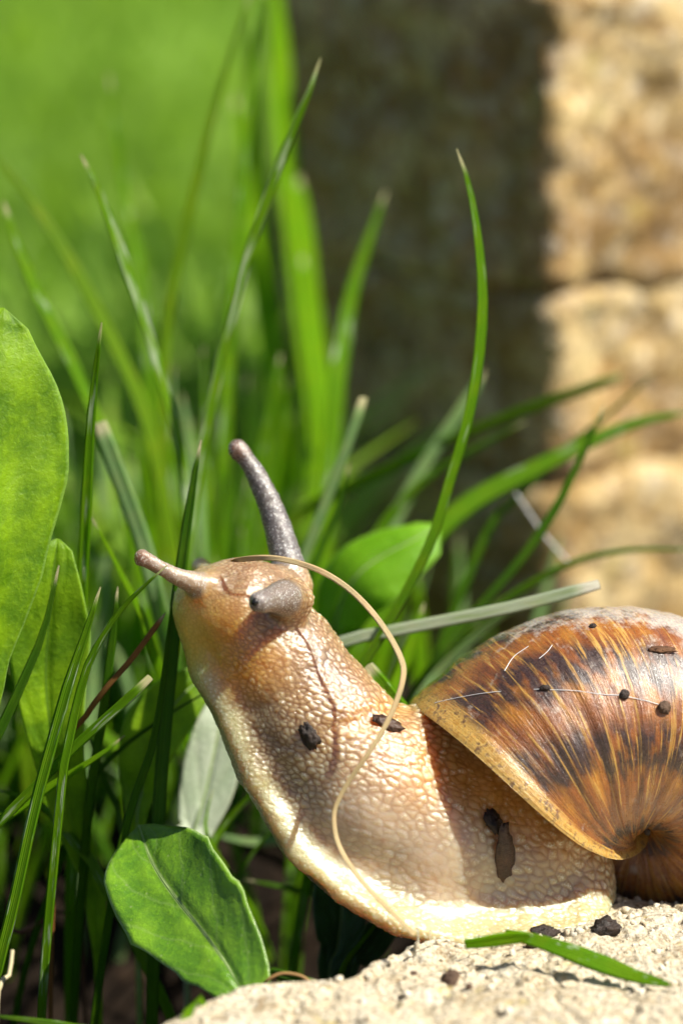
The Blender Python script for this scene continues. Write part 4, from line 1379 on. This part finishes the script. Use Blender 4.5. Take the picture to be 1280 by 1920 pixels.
crumb_on(579, 1378, BODY_T, 0.85, 'crumb', 'soil_crumb', 'black ragged soil crumb stuck on the side of the neck', 'soil crumb', 1, flat=0.45, elong=1.35, rough=0.7, axis=(-0.4, 0, 1))
crumb_on(726, 1357, BODY_T, 0.85, 'bark', 'bark_flake', 'brown flake behind the straw on the neck', 'bark flake', 2, flat=0.4, elong=1.5, axis=(1, 0, -0.25), rough=0.4)
crumb_on(921, 1539, BODY_T, 0.95, 'crumb', 'soil_crumb', 'black crumb above the long bark flake', 'soil crumb', 3, flat=0.5, elong=1.15, rough=0.4)
crumb_on(944, 1608, BODY_T, 1.35, 'bark', 'bark_flake', 'long dark brown bark flake stuck to the foot', 'bark flake', 47, flat=0.3, elong=2.5, axis=(-0.12, 0, 1), rough=0.22)
crumb_on(1020, 1290, SHELL_T, 0.32, 'crumb', 'soil_crumb', 'tiny dark crumb held by the thread on the shell', 'soil crumb', 5, elong=1.6, axis=(1, 0, -0.1))
crumb_on(1168, 1302, SHELL_T, 0.42, 'crumb', 'soil_crumb', 'round black crumb on the middle of the shell', 'soil crumb', 6)
crumb_on(1242, 1326, SHELL_T, 0.55, 'crumb_brown', 'soil_crumb', 'brown crumb at the far end of the shell thread', 'soil crumb', 7)
crumb_on(1240, 1218, SHELL_T, 0.55, 'dirt_flake', 'dirt_flake', 'reddish sliver of dirt on the chalky part of the shell', 'dirt flake', 8, elong=2.2, axis=(1, 0, 0.2), flat=0.3)
crumb_on(1110, 1174, SHELL_T, 0.3, 'crumb', 'soil_crumb', 'speck of soil on the brown shell crest', 'soil crumb', 9)
crumb_on(1212, 1556, SHELL_T, 0.42, 'crumb', 'soil_crumb', 'dark wet crumb at the lower end of the shell lip', 'soil crumb', 10)
for k, (x, y, s) in enumerate([(1090, 1124, 0.7), (1120, 1116, 0.55), (1195, 1124, 0.6), (1175, 1122, 0.75), (1040, 1140, 0.5)]):
    crumb_on(x, y + 6, SHELL_T, s, 'dirt_flake', 'dirt_flake', 'reddish brown bit of dirt along the top of the shell', 'dirt flake', 20 + k, group='dirt bits on top of the shell', elong=1.5, axis=(1, 0, 0.1), flat=0.5)

STONE_T = None
_me = STONE.data
_sv = np.zeros(len(_me.vertices) * 3, np.float32); _me.vertices.foreach_get('co', _sv)
_sv = _sv.reshape(-1, 3) / MM + np.array(STONE.location) / MM
STONE_T = BVHTree.FromPolygons(_sv.tolist(), [list(q.vertices) for q in _me.polygons])
crumb_on(845, 1838, STONE_T, 0.75, 'crumb_brown', 'soil_crumb', 'brown crumb lying alone on the pale stone', 'soil crumb', 31, flat=0.8, elong=1.3)
crumb_on(775, 1826, STONE_T, 0.3, 'crumb_brown', 'soil_crumb', 'small brown crumb near the stone rim', 'soil crumb', 32, flat=0.8)
crumb_on(878, 1850, STONE_T, 0.28, 'crumb_brown', 'soil_crumb', 'tiny brown grain beside the lone crumb', 'soil crumb', 33, flat=0.8)
crumb_on(1132, 1742, STONE_T, 0.95, 'crumb', 'soil_crumb', 'wet black soil crumb at the back end of the foot', 'soil crumb', 34, flat=0.8, elong=1.3, axis=(1, 0, 0.2))
crumb_on(1018, 1752, STONE_T, 0.8, 'crumb', 'soil_crumb', 'black soil crumb pressed between foot and grass leaf', 'soil crumb', 35, flat=0.7, elong=1.5, axis=(1, 0, 0))
crumb_on(1000, 1774, STONE_T, 0.6, 'crumb_brown', 'soil_crumb', 'grey crumb by the base of the pinned grass leaf', 'soil crumb', 36, flat=0.8)

# ------------------------------------------------------------------ straw over the snail, threads, slime
hanging([(432, 1052, -3.5), (480, 1046, -5.5), (520, 1047, -6), (565, 1057, -6), (610, 1075, -6.5), (655, 1105, -7), (695, 1145, -8), (728, 1190, -9), (750, 1232, -10), (756, 1262, -10.5), (746, 1305, -11), (722, 1360, -11.5), (690, 1412, -12), (655, 1462, -12), (634, 1500, -12), (626, 1530, -12), (632, 1575, -12), (655, 1620, -12.5), (690, 1664, -13), (730, 1705, -14), (776, 1752, -15.5)],
        11, 'straw', 'pale dry grass straw looping over the snail from head to foot', 'dry_straw', 'straw', n=110, rot=-0.1, twist=0.9, fold=0.3)


def thread(pts, r, mat, name, label, cat, n=24):
    C = catmull(np.array(pts), n)
    T = np.gradient(C, axis=0); T /= np.linalg.norm(T, axis=1, keepdims=True)
    S = np.cross(T, (0.1, -1, 0.2)); S /= np.linalg.norm(S, axis=1, keepdims=True)
    B = np.cross(S, T)
    rad = np.broadcast_to(np.asarray(r, float), (n,)) if np.ndim(r) == 0 else np.interp(np.linspace(0, 1, n), np.linspace(0, 1, len(r)), r)
    V = np.stack([C + rad[:, None] * (S * math.cos(a) + B * math.sin(a)) for a in np.linspace(0, 2 * math.pi, 6, endpoint=False)], 1).reshape(-1, 3)
    o = make_mesh(name, V, grid_faces(n, 6, wrap=True), M[mat], base=C[-1])
    return tag(o, label, cat)


def shell_pts(lst, lift=0.06):
    return [q for q in (on_surface(x, y, SHELL_T, lift)[0] for x, y in lst) if q is not None]


for lst, lab in (([(815, 1318), (860, 1308), (920, 1298), (1010, 1292)], 'fine silk thread running along the shell from lip to crumb'),
                 ([(1030, 1293), (1080, 1295), (1130, 1302), (1165, 1303)], 'fine thread between the crumbs on the middle of the shell'),
                 ([(1175, 1306), (1210, 1314), (1238, 1322)], 'short fine thread leading to the brown shell crumb'),
                 ([(945, 1258), (962, 1232), (990, 1212)], 'wispy white fibre caught on the upper shell'),
                 ([(1010, 1235), (1025, 1222), (1034, 1210)], 'tiny white fibre beside the wispy one on the shell')):
    q = shell_pts(lst)
    if len(q) > 1:
        thread(q, 0.028, 'silk', 'silk_thread', lab, 'thread')
pA = W(966, 925, 40); pB = W(1062, 1052, 44)
thread([pA, (pA + pB) / 2 + np.array([0, 0, -0.4]), pB], 0.10, 'silk', 'spider_thread', 'blurred glinting spider thread hanging before the pillar foot', 'thread')
for k, (x, y0, y1) in enumerate([(783, 1738, 1768), (806, 1742, 1774), (896, 1752, 1788)]):
    a = W(x, y0, -13.5); b, _ = on_surface(x, y1, STONE_T)
    if b is None: b = W(x, y1, -13.5)
    thread([a, (a * 0.5 + b * 0.5), b], [0.10, 0.04, 0.05, 0.12], 'slime', 'slime_strand', 'clear slime strand between the foot rim and the stone', 'slime')['group'] = 'slime strands under the foot'

# litter in the dark hollow
r5 = np.random.default_rng(8)


def twig(pts, w, mat, label):
    P = np.array(pts)
    rad = [w * 0.6, w, w * 0.8, w * 1.1, w * 0.7]
    o = thread(P, rad, mat, 'twig', label, 'twig', n=26)
    return o


twig([W(70, 1652, 14), W(95, 1668, 14), W(84, 1690, 14), W(115, 1715, 14), W(150, 1742, 15), root_point(W(165, 1775, 16))], 0.24, 'dirt_flake', 'crooked reddish twig in the shaded hollow')
twig([root_point(W(0, 1790, 10)), W(0, 1790, 10), W(50, 1745, 11), W(105, 1708, 12)], 0.26, 'dirt_flake', 'straight brown dead stalk lying in the dark hollow')
twig([root_point(W(-20, 1920, 2)), W(-5, 1890, 2), W(18, 1830, 3), W(25, 1780, 4)], 0.26, 'straw_brown', 'short reddish dead stalk standing in the hollow below the big leaf')
thread([W(490, 1858, -14), W(500, 1838, -15), W(528, 1824, -15), W(562, 1828, -15), W(585, 1842, -15)], 0.14, 'straw', 'dry_tendril', 'dry curled tendril on the stone rim', 'tendril')
